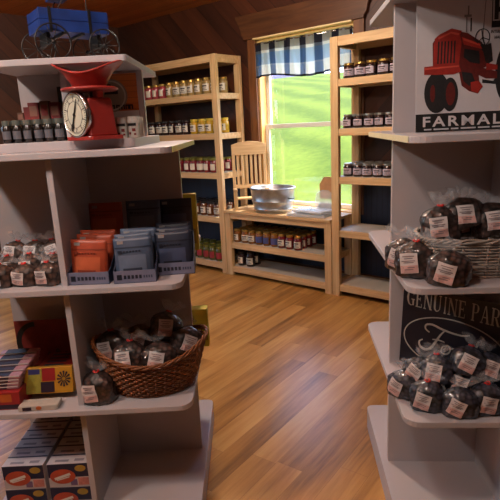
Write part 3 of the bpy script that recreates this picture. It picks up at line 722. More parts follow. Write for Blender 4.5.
# ------------------------------------------------------------------ blue toy wagon on the top board
wg = empty('toy_wagon', FT(.012, -.105, WTOP), R(36)); tag(wg, 'blue wooden toy buckboard wagon with wire wheels on top of the left tier', 'toy wagon')
BL, BW, BZ = .114, .060, .092
bed = MB(); bed.box(-BL, BL, -BW, BW, BZ, BZ + .006)
for s_ in (-1, 1):
    bed.box(-BL, BL, s_ * BW - .003, s_ * BW + .003, BZ, BZ + .033); bed.box(-BL, BL, s_ * BW - .003, s_ * BW + .003, BZ + .0355, BZ + .069)
    bed.box(s_ * BL - .003, s_ * BL + .003, -BW, BW, BZ, BZ + .033); bed.box(s_ * BL - .003, s_ * BL + .003, -BW, BW, BZ + .0355, BZ + .064)
bed.build('wagon_bed', M_blue, wg, bevel=.0008)
for s_ in (-1, 1):
    for x in (-.08, .05): MB().box(x - .004, x + .005, s_ * (BW + .005) - .002, s_ * (BW + .005) + .002, BZ - .004, BZ + .073).build('side_strap', M_black, wg)
for s_ in (-1, 1): MB().box(-.012 + s_ * .03, .012 + s_ * .03 - .014, -BW - .006, BW + .006, BZ - .008, BZ).build('cross_bar', M_wire, wg)
st_ = MB().box(-.028, .028, -BW - .004, BW + .004, BZ + .112, BZ + .119); seat = st_.build('seat_board', M_blue, wg, bevel=.001, loc=(-.02, 0, 0))
for s_ in (-1, 1): MB().tube([(-.02, s_ * .05, BZ + .04), (-.045, s_ * .05, BZ + .075), (-.02, s_ * .05, BZ + .113)], .002, 6).build('seat_spring', M_wire, wg)
MB().tube([(.085, BW - .01, BZ + .03), (.088, BW - .01, BZ + .20)], .0016, 6).build('brake_rod', M_wire, wg)
for x, r_ in ((-.084, .056), (.086, .052)):
    MB().tube([(x, -BW - .03, r_), (x, BW + .03, r_)], .003, 8).build('axle', M_wire, wg)
    MB().box(x - .006, x + .006, -.04, .04, r_, BZ).build('bolster', M_black, wg)
    for s_ in (-1, 1):
        wv = MB(); y = s_ * (BW + .024)
        wv.tube([(x + r_ * math.cos(2 * PI * i / 32), y, r_ + r_ * math.sin(2 * PI * i / 32) * .975) for i in range(32)], .0026, 6, closed=True)
        for i in range(10): a = 2 * PI * i / 10; wv.tube([(x, y, r_), (x + r_ * math.cos(a), y, r_ + r_ * math.sin(a) * .975)], .0013, 5)
        wv.T = Matrix.Translation((x, y, r_)) @ Matrix.Rotation(PI / 2, 4, 'X'); wv.lathe([(.006, -.007), (.007, 0), (.006, .007)], 10)
        wv.build('wheel', M_wire, wg, smooth=True)
MB().tube([(.09, 0, .045), (.13, 0, .03), (.16, 0, .012)], .002, 6).build('draw_bar', M_wire, wg)

# ------------------------------------------------------------------ cellophane bags
def sell(a, p=3.0):
    c, s_ = math.cos(a), math.sin(a); return math.copysign(abs(c) ** (2 / p), c), math.copysign(abs(s_) ** (2 / p), s_)
def make_bag(seed, w_, d_, h_, goods_m, tie=True, film_top=True, lab=True, lx=0.0, tilt=0.1):
    rn = random.Random(seed); root = empty('cellophane_bag'); tag(root, 'bag', 'bag')
    ph = [rn.uniform(0, 6.28) for _ in range(8)]
    def pt(a, z):
        t = z / h_
        if t < .06: k = .80 + .2 * (t / .06) ** .5
        elif t < .66: k = 1.0
        elif t < .95: k = 1.0 - .66 * ((t - .66) / .29) ** 1.7
        else: k = .34 - .2 * (t - .95) / .05
        x, y = sell(a, 3.0 if t < .6 else 2.3)
        bump = 1 + .05 * math.sin(3 * a + ph[0] + t * 4) + .035 * math.sin(7 * a + ph[1] + t * 9) + .03 * math.sin(11 * a + ph[2] - t * 12)
        return Vector((x * w_ / 2 * k * bump, y * d_ / 2 * k * bump, z))
    n = 32; zs = [0, .02, .06, .15, .25, .35, .45, .55, .62, .70, .78, .85, .92, 1.0]; vs = []; fs = []
    for t in zs:
        for i in range(n): vs.append(tuple(pt(2 * PI * i / n, t * h_)))
    for j in range(len(zs) - 1):
        for i in range(n): fs.append((j * n + i, j * n + (i + 1) % n, (j + 1) * n + (i + 1) % n, (j + 1) * n + i))
    fs.append(list(range(n))[::-1]); fs.append([(len(zs) - 1) * n + i for i in range(n)])
    MB().add(vs, fs).build('filled_body', goods_m, root, smooth=True)
    if tie: MB().tube([(math.cos(2 * PI * i / 14) * w_ * .07, math.sin(2 * PI * i / 14) * d_ * .09, h_ * .985 + .002 * math.sin(i)) for i in range(14)], .0036, 6, closed=True).build('twist_tie', M_tie, root, smooth=True)
    if film_top:
        vs = []; fs = []; lv = [(.07, 0.98), (.12, 1.04), (.22, 1.12), (.30, 1.22), (.34, 1.30)]
        for k, (rr_, t) in enumerate(lv):
            for i in range(n):
                a = 2 * PI * i / n; cr_ = 1 + (.30 * math.sin(5 * a + ph[3]) + .2 * math.sin(9 * a + ph[4])) * (k / 4)
                vs.append((w_ * rr_ * cr_ * math.cos(a) + .01 * k / 4 * math.sin(ph[5]) * 2, d_ * rr_ * cr_ * math.sin(a) * .8, h_ * t + .010 * (k / 4) * math.sin(4 * a + ph[6])))
        for k in range(len(lv) - 1):
            for i in range(n): fs.append((k * n + i, k * n + (i + 1) % n, (k + 1) * n + (i + 1) % n, (k + 1) * n + i))
        MB().add(vs, fs).build('film_ruffle', M_film, root, smooth=True)
    if lab:
        # label and its print follow the front of the bag
        def patch(x0, x1, z0, z1, off, m_=5):
            v = []; f = []
            for j in range(m_ + 1):
                for i in range(m_ + 1):
                    lx_ = x0 + (x1 - x0) * i / m_; lz = z0 + (z1 - z0) * j / m_
                    X = lx + lx_ * math.cos(tilt) - (lz - h_ * .42) * math.sin(tilt); Zz = h_ * .42 + lx_ * math.sin(tilt) + (lz - h_ * .42) * math.cos(tilt)
                    best = None
                    for q_ in range(60):
                        a = R(-178 + 176 * q_ / 59); p_ = pt(a, max(0, min(Zz, h_ * .9)))
                        if best is None or abs(p_.x - X) < abs(best.x - X): best = p_
                    v.append((X, best.y - off, Zz))
            for j in range(m_):
                for i in range(m_): q_ = j * (m_ + 1) + i; f.append((q_, q_ + 1, q_ + m_ + 2, q_ + m_ + 1))
            return MB().add(v, f)
        lw, lh = min(.048, w_ * .50), min(.055, h_ * .56)
        z0 = h_ * .42 - lh / 2
        L_ = patch(-lw / 2, lw / 2, z0, z0 + lh, .004).build('paper_label', M_label, root, smooth=True)
        patch(-lw / 2 + .001, lw / 2 - .001, z0 + .001, z0 + lh * .40, .0048).build('pink_band', M_pink, L_)
        pr = MB()
        for zz, ww in ((.86, .7), (.74, .5), (.62, .8), (.54, .6), (.30, .7), (.2, .5)):
            p_ = patch(-lw / 2 * ww, lw / 2 * ww * .9, z0 + lh * zz - .0011, z0 + lh * zz + .0011, .0054, 2); pr.add(p_.v, p_.f)
        pr.build('label_print', M_inkg, L_)
    return root
BG = {}
def bag(kind, loc, rz, label, group, rot=None, scale=None): return BG[kind].put(loc, rz, label, group, rot, scale)
BG['a'] = Stock(make_bag(1, .108, .080, .100, M_choc, True, True, True, -.010, .12))
BG['b'] = Stock(make_bag(2, .112, .078, .092, M_choc, False, True, True, -.008, -.25))
BG['c'] = Stock(make_bag(3, .104, .080, .096, M_coal, True, True, True, -.010, -.22))
BG['d'] = Stock(make_bag(4, .108, .076, .090, M_coal, False, True, True, -.014, -.38))
BG['e'] = Stock(make_bag(5, .084, .068, .078, M_brown, True, True, True, -.008, .05))
BG['f'] = Stock(make_bag(6, .086, .066, .074, M_brown, True, True, True, -.012, -.12))

# ------------------------------------------------------------------ baskets
def wicker(name, c0, c1): return pm(name, c0, .5, var=.25, scale=60, bump=.2)
def make_basket(label, a_, b_, h_, taper, mat, rows, stakes, saddle, thick, pw=2.0):
    root = empty('wicker_basket'); tag(root, label, 'basket')
    def rim(th, t):
        k = taper + (1 - taper) * t ** .8; x, y = sell(th, pw); return x * a_ * k, y * b_ * k
    weave = MB(); n = stakes * 2
    for r_ in range(rows):
        t = (r_ + .5) / rows
        pts = []
        for i in range(n * 2):
            th = 2 * PI * i / (n * 2); x, y = rim(th, t); wob = thick * .55 * math.cos(i * PI / 2 + (PI if r_ % 2 else 0)); l = math.hypot(x, y)
            zz = t * h_ + saddle * t * (math.cos(th) ** 2) ; pts.append((x * (1 + wob / l), y * (1 + wob / l), zz))
        weave.tube(pts, thick * .62, 5, closed=True)
    st_ = weave
    for i in range(stakes):
        th = 2 * PI * (i + .0) / stakes; pts = []
        for t in (0.0, .3, .6, 1.0): x, y = rim(th, t); pts.append((x, y, t * (h_ + saddle * math.cos(th) ** 2)))
        st_.tube(pts, thick * .5, 5)
    weave.build('woven_side', mat, root, smooth=True)
    bt = MB(); bt.prism([rim(2 * PI * i / 32, .02) for i in range(32)], 0, .006); bt.build('basket_floor', mat, root)
    for k in range(3):
        pts = []
        for i in range(96):
            th = 2 * PI * i / 96; x, y = rim(th, 1.0); ph = th * 12 + k * 2.1; l = math.hypot(x, y); e = thick * 1.0
            pts.append((x * (1 + e * math.cos(ph) / l), y * (1 + e * math.cos(ph) / l), h_ + saddle * math.cos(th) ** 2 + e * math.sin(ph)))
        MB().tube(pts, thick * .75, 6, closed=True).build('rim_strand', mat, root, smooth=True)
    return root
bk = make_basket('round brown wicker basket of bagged sweets on the left unit', .205, .155, .135, .70, wicker('brown_wicker', (128, 74, 38), 0), 15, 34, .055, .0052)
bk.location = FL(.232, -.225, LVL[1] + .001); bk.rotation_euler = (0, 0, FL.rz + R(6))
bp_ = make_basket('pale whitewashed wicker basket of bagged sweets on the right unit', .150, .115, .115, .90, wicker('pale_wicker', (150, 138, 128), 0), 12, 30, .0, .0055, 3.2)
bp_.location = FR(-.160, -.23, LVL[2] + .001); bp_.rotation_euler = (0, 0, FR.rz - R(4))

# bags in and beside the brown basket
G1 = 'bags around the brown basket'; zb = LVL[1]
def bagL(kind, x, y, z, rz, label, rx=0.0, ry=0.0, group=G1): return bag(kind, FL(x, y, z), 0, label, group, rot=Euler((rx, ry, FL.rz + rz)), scale=(1.1, 1.1, 1.12) if z > zb + .01 else None)
bagL('a', .165, -.300, zb + .088, -.1, 'bag of dark sweets at front left inside the brown basket', -.25, .0)
bagL('b', .270, -.300, zb + .088, .15, 'bag of dark sweets at front middle inside the brown basket', -.25, .0)
bagL('a', .095, -.225, zb + .105, -.2, 'bag of dark sweets at far left inside the brown basket', -.1, -.1)
bagL('b', .180, -.19, zb + .115, .1, 'bag of dark sweets at middle back inside the brown basket', -.15, .1)
bagL('a', .270, -.185, zb + .150, .3, 'bag of dark sweets heaped highest at the back of the brown basket', -.35, .35)
bagL('b', .355, -.235, zb + .115, .5, 'crinkled bag of dark sweets at the right end of the brown basket', -.2, .3)
bagL('a', .055, -.33, zb, -.2, 'bag of dark sweets on the shelf left of the brown basket')

# bags right unit: pale basket and shelf
G2 = 'bags around the pale basket'; zc = LVL[2]
def bagR(kind, x, y, z, rz, label, rx=0.0, ry=0.0, group=G2): return bag(kind, FR(x, y, z), 0, label, group, rot=Euler((rx, ry, FR.rz + rz)))
bagR('b', -.345, -.205, zc, -.6, 'bag of dark sweets on the shelf, farthest left beside the pale basket')
bagR('a', -.330, -.290, zc, -.4, 'bag of dark sweets with red tie on the shelf left of the pale basket', -.08, 0)
bagR('b', -.255, -.375, zc, -.25, 'bag of dark sweets on the shelf directly before the pale basket')
bagR('a', -.245, -.245, zc + .100, -.1, 'bag of dark sweets with red tie at the left inside the pale basket', -.1, 0)
bagR('b', -.160, -.240, zc + .135, .2, 'tilted bag of dark sweets heaped in the middle of the pale basket', -.35, -.25)
bagR('a', -.165, -.165, zc + .100, .1, 'bag of dark sweets at the back of the pale basket', 0, 0)
bagR('b', -.070, -.235, zc + .115, .2, 'bag of dark sweets at the right inside the pale basket', -.3, -.3)

# ------------------------------------------------------------------ signs on the right unit
M_sw = pm('sign_white', (196, 192, 196), .45, var=.03)
tsg = empty('tractor_sign', FR(-.300, -.12, LVL[3] + .001), FR.rz, rot=(R(-4), 0, FR.rz)); tag(tsg, 'white metal sign picturing a red tractor above black lettered band', 'sign')
K = .00090; SWD = 400 * K; SHT = .402
def sx(c): return (c - 22) * K
def sz(c): return (465 - c) * K
MB().box(0, SWD, 0, .003, 0, SHT).build('sign_board', M_sw, tsg, bevel=.001)
MB().box(0, SWD, -.0006, 0, 0, sz(402)).build('black_band', M_black, tsg)
def poly(mb, pts, y, mat): mb.prism([(sx(a), sz(b_)) for a, b_ in pts], -y, 0, mat, 'XZ')
m_tr = pm('tractor_red', (150, 38, 30), .5, var=.15, scale=80); m_td = pm('tractor_dark_red', (92, 24, 20), .5, var=.2, scale=80); m_tk = pm('tractor_black', (26, 24, 26), .6, var=.3, scale=90); m_tg = pm('tractor_grey', (120, 116, 118), .5)
m_tl = pm('tractor_light_red', (196, 74, 58), .5)
t_ = MB()
# back axle and wheels first, nearest forms last
poly(t_, [(sx_, sy_) for sx_, sy_ in ell(335, 275, 42, 100, 28)], .0006, m_tk); poly(t_, ell(338, 275, 20, 52, 20), .0009, m_tr)
poly(t_, ell(94, 330, 43, 70, 30), .0012, m_tk); poly(t_, ell(140, 338, 28, 58, 24), .0010, m_tk); poly(t_, ell(142, 336, 16, 40, 20), .0015, m_td); poly(t_, ell(80, 332, 9, 30, 20), .0016, m_td)
poly(t_, [(78, 162), (92, 140), (140, 122), (196, 134), (246, 168), (250, 182), (262, 186), (262, 250), (236, 262), (240, 300), (252, 316), (236, 340), (206, 330), (180, 310), (170, 262), (80, 256)], .0008, m_td)
poly(t_, [(82, 160), (95, 142), (140, 124), (170, 134), (176, 170), (168, 240), (80, 242)], .0013, m_tr)
poly(t_, [(176, 146), (240, 172), (246, 190), (184, 172)], .0014, m_tr)
poly(t_, [(50, 240), (80, 238), (170, 236), (176, 262), (150, 270), (78, 268), (50, 266)], .0016, m_tr)
poly(t_, [(205, 240), (300, 268), (300, 292), (262, 290), (208, 262)], .0012, m_td)
poly(t_, [(186, 186), (236, 196), (240, 240), (206, 232), (184, 214)], .0015, m_tk)
poly(t_, [(212, 150), (256, 178), (276, 172), (284, 232), (262, 244), (250, 200)], .0012, m_tk)
poly(t_, [(262, 238), (300, 246), (300, 262), (262, 262)], .0013, m_tr)
poly(t_, [(178, 262), (214, 270), (226, 300), (206, 312), (186, 296)], .0014, m_tk)
poly(t_, [(210, 300), (238, 296), (252, 316), (236, 338), (214, 330)], .0015, m_tr)
poly(t_, [(84, 148), (100, 134), (142, 116), (176, 126), (172, 136), (140, 124), (96, 142), (86, 160)], .0018, m_tr)
for i in range(6): poly(t_, [(96 + i * 11, 158), (101 + i * 11, 157), (99 + i * 11, 232), (94 + i * 11, 232)], .0017, m_tk)
poly(t_, [(96, 144), (140, 127), (168, 134), (166, 140), (140, 133), (98, 150)], .0019, m_tl)
poly(t_, [(182, 150), (238, 174), (240, 180), (182, 158)], .0016, m_tl)
poly(t_, [(52, 244), (168, 240), (168, 246), (52, 250)], .0018, m_tl)
poly(t_, ell(300, 300, 12, 10, 14), .0012, m_tk); poly(t_, [(250, 292), (310, 304), (310, 312), (250, 304)], .0013, m_tk)
poly(t_, [(190, 80), (194, 80), (194, 132), (190, 132)], .001, m_tg); poly(t_, [(184, 74), (208, 74), (208, 82), (184, 82)], .001, m_tg); poly(t_, [(195, 45), (200, 45), (200, 75), (195, 75)], .001, m_tg)
poly(t_, [(205, 85), (209, 85), (209, 130), (205, 130)], .001, m_tk)
t_.strip([(sx(a), sz(b_)) for a, b_ in ell(247, 152, 24, 28, 24)] + [(sx(271), sz(152))], .0022, -.0016, 0, m_tk)
for a in (20, 140, 260): t_.strip([(sx(247), sz(152)), (sx(247 + 23 * math.cos(R(a))), sz(152 + 27 * math.sin(R(a))))], .002, -.0016, 0, m_tk)
t_.strip([(sx(247), sz(154)), (sx(262), sz(200))], .003, -.0016, 0, m_tk)
t_.strip([(sx(258), sz(-10)), (sx(254), sz(40)), (sx(248), sz(140))], .002, -.001, 0, m_tg)
t_.build('tractor_picture', None, tsg)
q = MB(); q.box(sx(276), sx(372), -.0008, 0, sz(132), sz(20)); q.build('logo_panel', M_black, tsg)
q = MB(); q.box(sx(279), sx(369), -.0012, 0, sz(100), sz(24)); q.build('logo_field', M_sw, tsg)
q = MB(); q.box(sx(284), sx(298), -.0016, 0, sz(96), sz(30)); q.box(sx(322), sx(336), -.0016, 0, sz(96), sz(30)); q.box(sx(298), sx(322), -.0016, 0, sz(72), sz(56)); q.build('logo_black_letter', M_black, tsg)
q = MB(); q.box(sx(303), sx(318), -.0020, 0, sz(98), sz(28)); q.build('logo_red_letter', m_tr, tsg)
q = MB(); q.box(sx(272), sx(376), -.0013, 0, sz(166), sz(122)); q.build('logo_caption_plate', M_sw, tsg)
text('logo_caption', 'INTERNATIONAL', .0125, M_black, tsg, (sx(274), -.0016, sz(140)), ext=.0004, bold=.0002, sx=.78)
text('logo_caption', 'HARVESTER', .0125, M_black, tsg, (sx(286), -.0016, sz(159)), ext=.0004, bold=.0002, sx=.85)
text('sign_lettering', 'FARMALL', .044, M_sw, tsg, (sx(44), -.0010, sz(446)), ext=.0004, bold=.0009, sx=1.30, sp=1.26)
q = MB()
x = 52
while x < 360:
    l = random.choice((26, 40, 52)); q.box(sx(x), sx(min(x + l, 365)), -.0009, -.0005, sz(459), sz(454)); x += l + 8
q.build('small_print', M_sw, tsg)

# serif sign on the third shelf, standing across the corner
gs = empty('parts_sign', FR(-.318, -.030, LVL[1] + .020), rot=(0, R(2.5), FR.rz - R(38))); tag(gs, 'dark blue sign with white serif words and an oval script emblem, behind bags', 'sign')
GW, GH = .385, .310
M_sn = pm('sign_navy', (18, 18, 34), .45, var=.08); M_sp = pm('sign_silver', (178, 172, 164), .5, var=.05)
MB().box(0, GW, 0, .003, 0, GH).build('sign_board', M_sn, gs, bevel=.001)
def serif(mb, ch_, x, z, w_, h_, y0=-.0008, y1=0):
    TK = w_ * .24; tn = h_ * .055; sf = w_ * .13
    bx = lambda a, b_, c, e: mb.box(x + a * w_, x + b_ * w_, y0, y1, z + c * h_, z + e * h_)
    tk = .24; t = .06
    def stem(a): bx(a, a + tk * .8, 0, 1); bx(a - .09, a + tk * .8 + .09, 0, t); bx(a - .09, a + tk * .8 + .09, 1 - t, 1)
    def thin(a): bx(a, a + .08, 0, 1); bx(a - .1, a + .18, 0, t); bx(a - .1, a + .18, 1 - t, 1)
    P = lambda pts: [(x + a * w_, z + b_ * h_) for a, b_ in pts]
    if ch_ == 'I': stem(.38)
    if ch_ == 'E': stem(.14); bx(.14, .88, 0, t); bx(.14, .85, 1 - t, 1); bx(.3, .66, .48, .54); bx(.82, .88, 0, .25); bx(.79, .85, .77, 1); bx(.62, .67, .4, .62)
    if ch_ == 'N': thin(.12); thin(.82); mb.prism(P([(.06, 1), (.28, 1), (.9, 0), (.76, 0)]), y0, y1, None, 'XZ')
    if ch_ == 'U': bx(.1, .30, .28, 1); bx(.02, .4, 1 - t, 1); bx(.78, .86, .28, 1); bx(.68, .96, 1 - t, 1); mb.strip(P([(.2, .30), (.24, .14), (.38, .05), (.52, .03), (.66, .08), (.79, .18), (.82, .32)]), [w_ * .2, w_ * .19, w_ * .14, w_ * .1, w_ * .08, w_ * .08, w_ * .08], y0, y1)
    if ch_ == 'G': mb.strip(P([(.84, .78), (.74, .93), (.54, .98), (.32, .90), (.2, .72), (.15, .5), (.2, .28), (.34, .10), (.56, .03), (.76, .07), (.86, .12)]), [w_ * q_ for q_ in (.05, .06, .08, .14, .2, .22, .2, .14, .08, .07, .07)], y0, y1); bx(.74, .92, .05, .42); bx(.60, 1.0, .38, .44); bx(.83, .88, .68, 1)
    if ch_ in 'PR':
        stem(.14); mb.strip(P([(.3, .97), (.58, .97), (.76, .90), (.82, .74), (.76, .56), (.58, .49), (.3, .49)]), [w_ * q_ for q_ in (.06, .07, .14, .2, .14, .07, .06)], y0, y1)
        if ch_ == 'R': mb.prism(P([(.46, .5), (.64, .5), (1.0, .0), (.78, 0)]), y0, y1, None, 'XZ'); bx(.78, 1.04, 0, t)
    if ch_ == 'A': mb.prism(P([(.50, 1), (.58, 1), (.95, 0), (.73, 0)]), y0, y1, None, 'XZ'); mb.prism(P([(.46, 1), (.54, 1), (.2, 0), (.12, 0)]), y0, y1, None, 'XZ'); bx(.26, .78, .32, .38); bx(.02, .32, 0, t); bx(.64, 1.04, 0, t)
    if ch_ == 'T': stem(.4); bx(.08, .92, 1 - t, 1); bx(.08, .13, .76, 1); bx(.87, .92, .76, 1)
    if ch_ == 'S': mb.strip(P([(.8, .80), (.7, .94), (.5, .98), (.3, .9), (.24, .74), (.34, .58), (.6, .46), (.76, .3), (.7, .12), (.5, .02), (.3, .06), (.18, .2)]), [w_ * q_ for q_ in (.05, .06, .08, .12, .16, .2, .22, .2, .14, .08, .06, .05)], y0, y1)
q = MB(); x = .014; LS = 1.0
for ch_, wd in (('G', .034), ('E', .030), ('N', .035), ('U', .034), ('I', .019), ('N', .035), ('E', .030), (' ', .014), ('P', .030), ('A', .033), ('R', .032), ('T', .030), ('S', .026)):
    if ch_ != ' ': serif(q, ch_, x, .232, wd * LS * (.9 if ch_ != 'I' else 1.0), .062)
    x += wd * LS
q.build('sign_lettering', M_sp, gs)
OX, OZ, ORX, ORZ = .193, .118, .180, .098
q = MB(); q.strip(ell(OX, OZ, ORX, ORZ, 56) + [(OX + ORX, OZ)], .004, -.0008, 0); q.build('oval_border', M_sp, gs)
q = MB()
def scr(pts, wd): q.strip([(OX + a, OZ + b_) for a, b_ in pts], wd, -.0012, 0)
def smooth_path(pts, k=6):
    o = []
    for i in range(len(pts) - 1):
        p0_, p1, p2, p3 = pts[max(i - 1, 0)], pts[i], pts[i + 1], pts[min(i + 2, len(pts) - 1)]
        for s_ in range(k):
            t = s_ / k; o.append(tuple(.5 * ((2 * p1[j]) + (-p0_[j] + p2[j]) * t + (2 * p0_[j] - 5 * p1[j] + 4 * p2[j] - p3[j]) * t * t + (-p0_[j] + 3 * p1[j] - 3 * p2[j] + p3[j]) * t ** 3) for j in (0, 1)))
    return o + [pts[-1]]
def scrs(pts, w0, w1=None):
    p_ = smooth_path(pts); n_ = len(p_); scr(p_, [w0 + ((w1 or w0) - w0) * math.sin(PI * i / (n_ - 1)) for i in range(n_)])
scrs([(-.085, .030), (-.100, .040), (-.098, .056), (-.075, .062), (-.045, .055), (-.01, .050), (.03, .050), (.055, .058)], .004, .007)
scrs([(-.030, .052), (-.045, .03), (-.060, 0), (-.075, -.028), (-.095, -.040), (-.115, -.034), (-.120, -.016), (-.108, -.004)], .004, .009)
scrs([(-.072, .006), (-.050, .010), (-.028, .008)], .003, .005)
scrs([(-.015, -.004), (-.033, -.010), (-.036, -.030), (-.022, -.036), (-.008, -.024), (-.008, -.006), (-.020, -.001)], .004, .006)
scrs([(-.008, -.012), (.008, -.006), (.016, -.002), (.012, -.030), (.018, -.006), (.030, .0), (.036, -.006)], .003, .006)
scrs([(.062, -.004), (.048, -.010), (.044, -.028), (.056, -.036), (.070, -.020), (.085, .045), (.074, -.010), (.074, -.032), (.092, -.028), (.105, -.014)], .003, .007)
q.build('oval_script', M_sp, gs)

# bag heap on the right third shelf
G3 = 'bags heaped before the dark blue sign'; zd = LVL[1]
def bagS(kind, x, y, z, rz, label, rx=0.0, ry=0.0): return bag(kind, FR(x, y, z), 0, label, G3, rot=Euler((rx, ry, FR.rz + rz)))
bagS('d', -.345, -.255, zd, -.7, 'dark bag at the left end of the heap, hanging at the shelf side', -.1, -.1)
bagS('c', -.290, -.330, zd, -.35, 'dark bag in the front row, left of the middle')
bagS('d', -.200, -.370, zd, -.15, 'dark bag at the very front edge of the heap', -.05, 0)
bagS('c', -.112, -.350, zd, .1, 'dark bag in the front row at the right end')
bagS('d', -.300, -.250, zd + .045, -.5, 'dark bag resting high at the left, under the oval emblem', -.2, .1)
bagS('c', -.245, -.290, zd + .062, -.3, 'dark bag lying on top of the front row, left of the middle', -.35, -.1)
bagS('d', -.175, -.290, zd + .03, .1, 'dark bag in the second row at the middle', -.2, 0)
bagS('c', -.165, -.30, zd + .10, -.1, 'dark bag on top of the heap below the sign script', -.3, .25)
bagS('d', -.085, -.285, zd + .075, .3, 'dark bag on top of the heap at its right end', -.3, .1)

# ------------------------------------------------------------------ pouch display boxes on the left unit
def make_pouch(mat, dark, lite, w_=.124, h_=.142):
    r_ = empty('snack_pouch'); tag(r_, 'pouch', 'pouch'); n = 10; m_ = 12; vs = []; fs = []
    for s_ in (-1, 1):
        for j in range(m_ + 1):
            for i in range(n + 1):
                a = i / n; t = j / m_; e = math.sin(a * PI) ** .6 * (1 - t ** 2.2) * (1 if t > .08 else t / .08 * .6 + .4)
                vs.append((-w_ / 2 + w_ * a, s_ * (.001 + .017 * e), h_ * t))
    o = (n + 1) * (m_ + 1)
    for j in range(m_):
        for i in range(n):
            q_ = j * (n + 1) + i; fs.append((q_, q_ + 1, q_ + n + 2, q_ + n + 1)); fs.append((o + q_ + n + 1, o + q_ + n + 2, o + q_ + 1, o + q_))
    for j in range(m_):
        q_ = j * (n + 1); fs.append((q_ + n + 1, q_, o + q_, o + q_ + n + 1)[::-1]); q_ += n; fs.append((q_, q_ + n + 1, o + q_ + n + 1, o + q_)[::-1])
    for i in range(n): fs.append((i, i + 1, o + i + 1, o + i)[::-1]); q_ = m_ * (n + 1) + i; fs.append((q_, q_ + 1, o + q_ + 1, o + q_))
    MB().add(vs, fs).build('pouch_body', mat, r_, smooth=True)
    MB().box(-w_ * .40, -w_ * .24, -.0052, -.003, h_ * .86, h_ * .93).build('corner_badge', M_pale_p, r_)
    q_ = MB(); x_ = -w_ * .40; q_.box(x_, x_ + .014, -.0125, -.0105, h_ * .66, h_ * .72)
    for k in range(6): q_.box(x_ + .018 + k * .010, x_ + .024 + k * .010, -.0125, -.0105, h_ * .665, h_ * .705)
    q_.build('pouch_print', dark, r_)
    def skin(x0, x1, z0, z1, off, nm, mt):
        v = []; f = []; k_ = 8
        for jj in range(k_ + 1):
            for ii in range(k_ + 1):
                x_ = x0 + (x1 - x0) * ii / k_; z_ = z0 + (z1 - z0) * jj / k_; a = x_ / w_ + .5; t = z_ / h_
                v.append((x_, -(.001 + .017 * math.sin(a * PI) ** .6 * (1 - t ** 2.2) * (1 if t > .08 else t / .08 * .6 + .4)) - off, z_))
        for jj in range(k_):
            for ii in range(k_): q2 = jj * (k_ + 1) + ii; f.append((q2, q2 + 1, q2 + k_ + 2, q2 + k_ + 1))
        return MB().add(v, f).build(nm, mt, r_, smooth=True)
    skin(-w_ * .40, w_ * .32, h_ * .08, h_ * .60, .0012, 'picture_panel', lite)
    skin(-w_ * .30, w_ * .20, h_ * .12, h_ * .30, .0020, 'picture_food', dark)
    skin(-w_ * .48, w_ * .48, h_ * .76, h_ * .79, .0012, 'zip_line', dark)
    return r_
M_pale_p = pm('pale_badge', (150, 146, 146), .5)
m_or = pm('orange_foil', (164, 70, 44), .42, var=.12); m_ord = pm('dark_orange_foil', (128, 52, 34), .45); m_bl = pm('slate_blue_foil', (74, 88, 112), .42, var=.12); m_bld = pm('dark_slate_foil', (44, 52, 70), .45); m_nv = pm('navy_foil', (42, 48, 66), .42, var=.12); m_nvd = pm('dark_navy_foil', (26, 30, 44), .45)
m_tray = pm('slate_card', (58, 66, 92), .6); m_trayf = pm('grey_lilac_card', (112, 114, 138), .6)
def make_tray(name, label, x, y, rz, w_=.138, d_=.15):
    r_ = empty(name, FL(x, y, LVL[2] + .0005), FL.rz + rz); tag(r_, label, 'display box')
    q_ = MB(); t = .002
    q_.box(-w_ / 2, w_ / 2, -d_ / 2, d_ / 2, 0, t); q_.box(-w_ / 2, w_ / 2, d_ / 2 - t, d_ / 2, t, .12)
    for s_ in (-1, 1): q_.prism([(-d_ / 2, t), (d_ / 2, t), (d_ / 2, .12), (-d_ / 2 + .02, .045), (-d_ / 2, .042)], s_ * w_ / 2 - (t if s_ > 0 else 0), s_ * w_ / 2 + (0 if s_ > 0 else t), None, 'XZ')
    # side panels are drawn in XZ and turned into YZ
    vs = q_.v; q_.v = vs[:16] + [(p[1], p[0], p[2]) for p in vs[16:]]
    q_.build('tray', m_tray, r_)
    MB().box(-w_ / 2, w_ / 2, -d_ / 2, -d_ / 2 + t, t, .042).build('tray_front', m_trayf, r_)
    p_ = MB(); x_ = -w_ * .42; f_ = -d_ / 2 - .0006
    p_.box(x_, x_ + .016, f_, -d_ / 2, .012, .030)
    for k in range(5): p_.box(x_ + .022 + k * .0125, x_ + .030 + k * .0125, f_, -d_ / 2, .015, .027)
    p_.build('tray_lettering', m_nvd, r_)
    p_ = MB()
    for k in range(4): p_.box(x_ + .086 + k * .008, x_ + .091 + k * .008, f_, -d_ / 2, .016, .025)
    p_.build('tray_small_print', m_tray, r_)
    return r_
PO = Stock(make_pouch(m_or, m_ord, pm('light_orange_foil', (182, 92, 60), .4, var=.12))); PB = Stock(make_pouch(m_bl, m_bld, pm('light_slate_foil', (98, 112, 136), .4, var=.12))); PN = Stock(make_pouch(m_nv, m_nvd, pm('light_navy_foil', (66, 76, 104), .4, var=.12)))
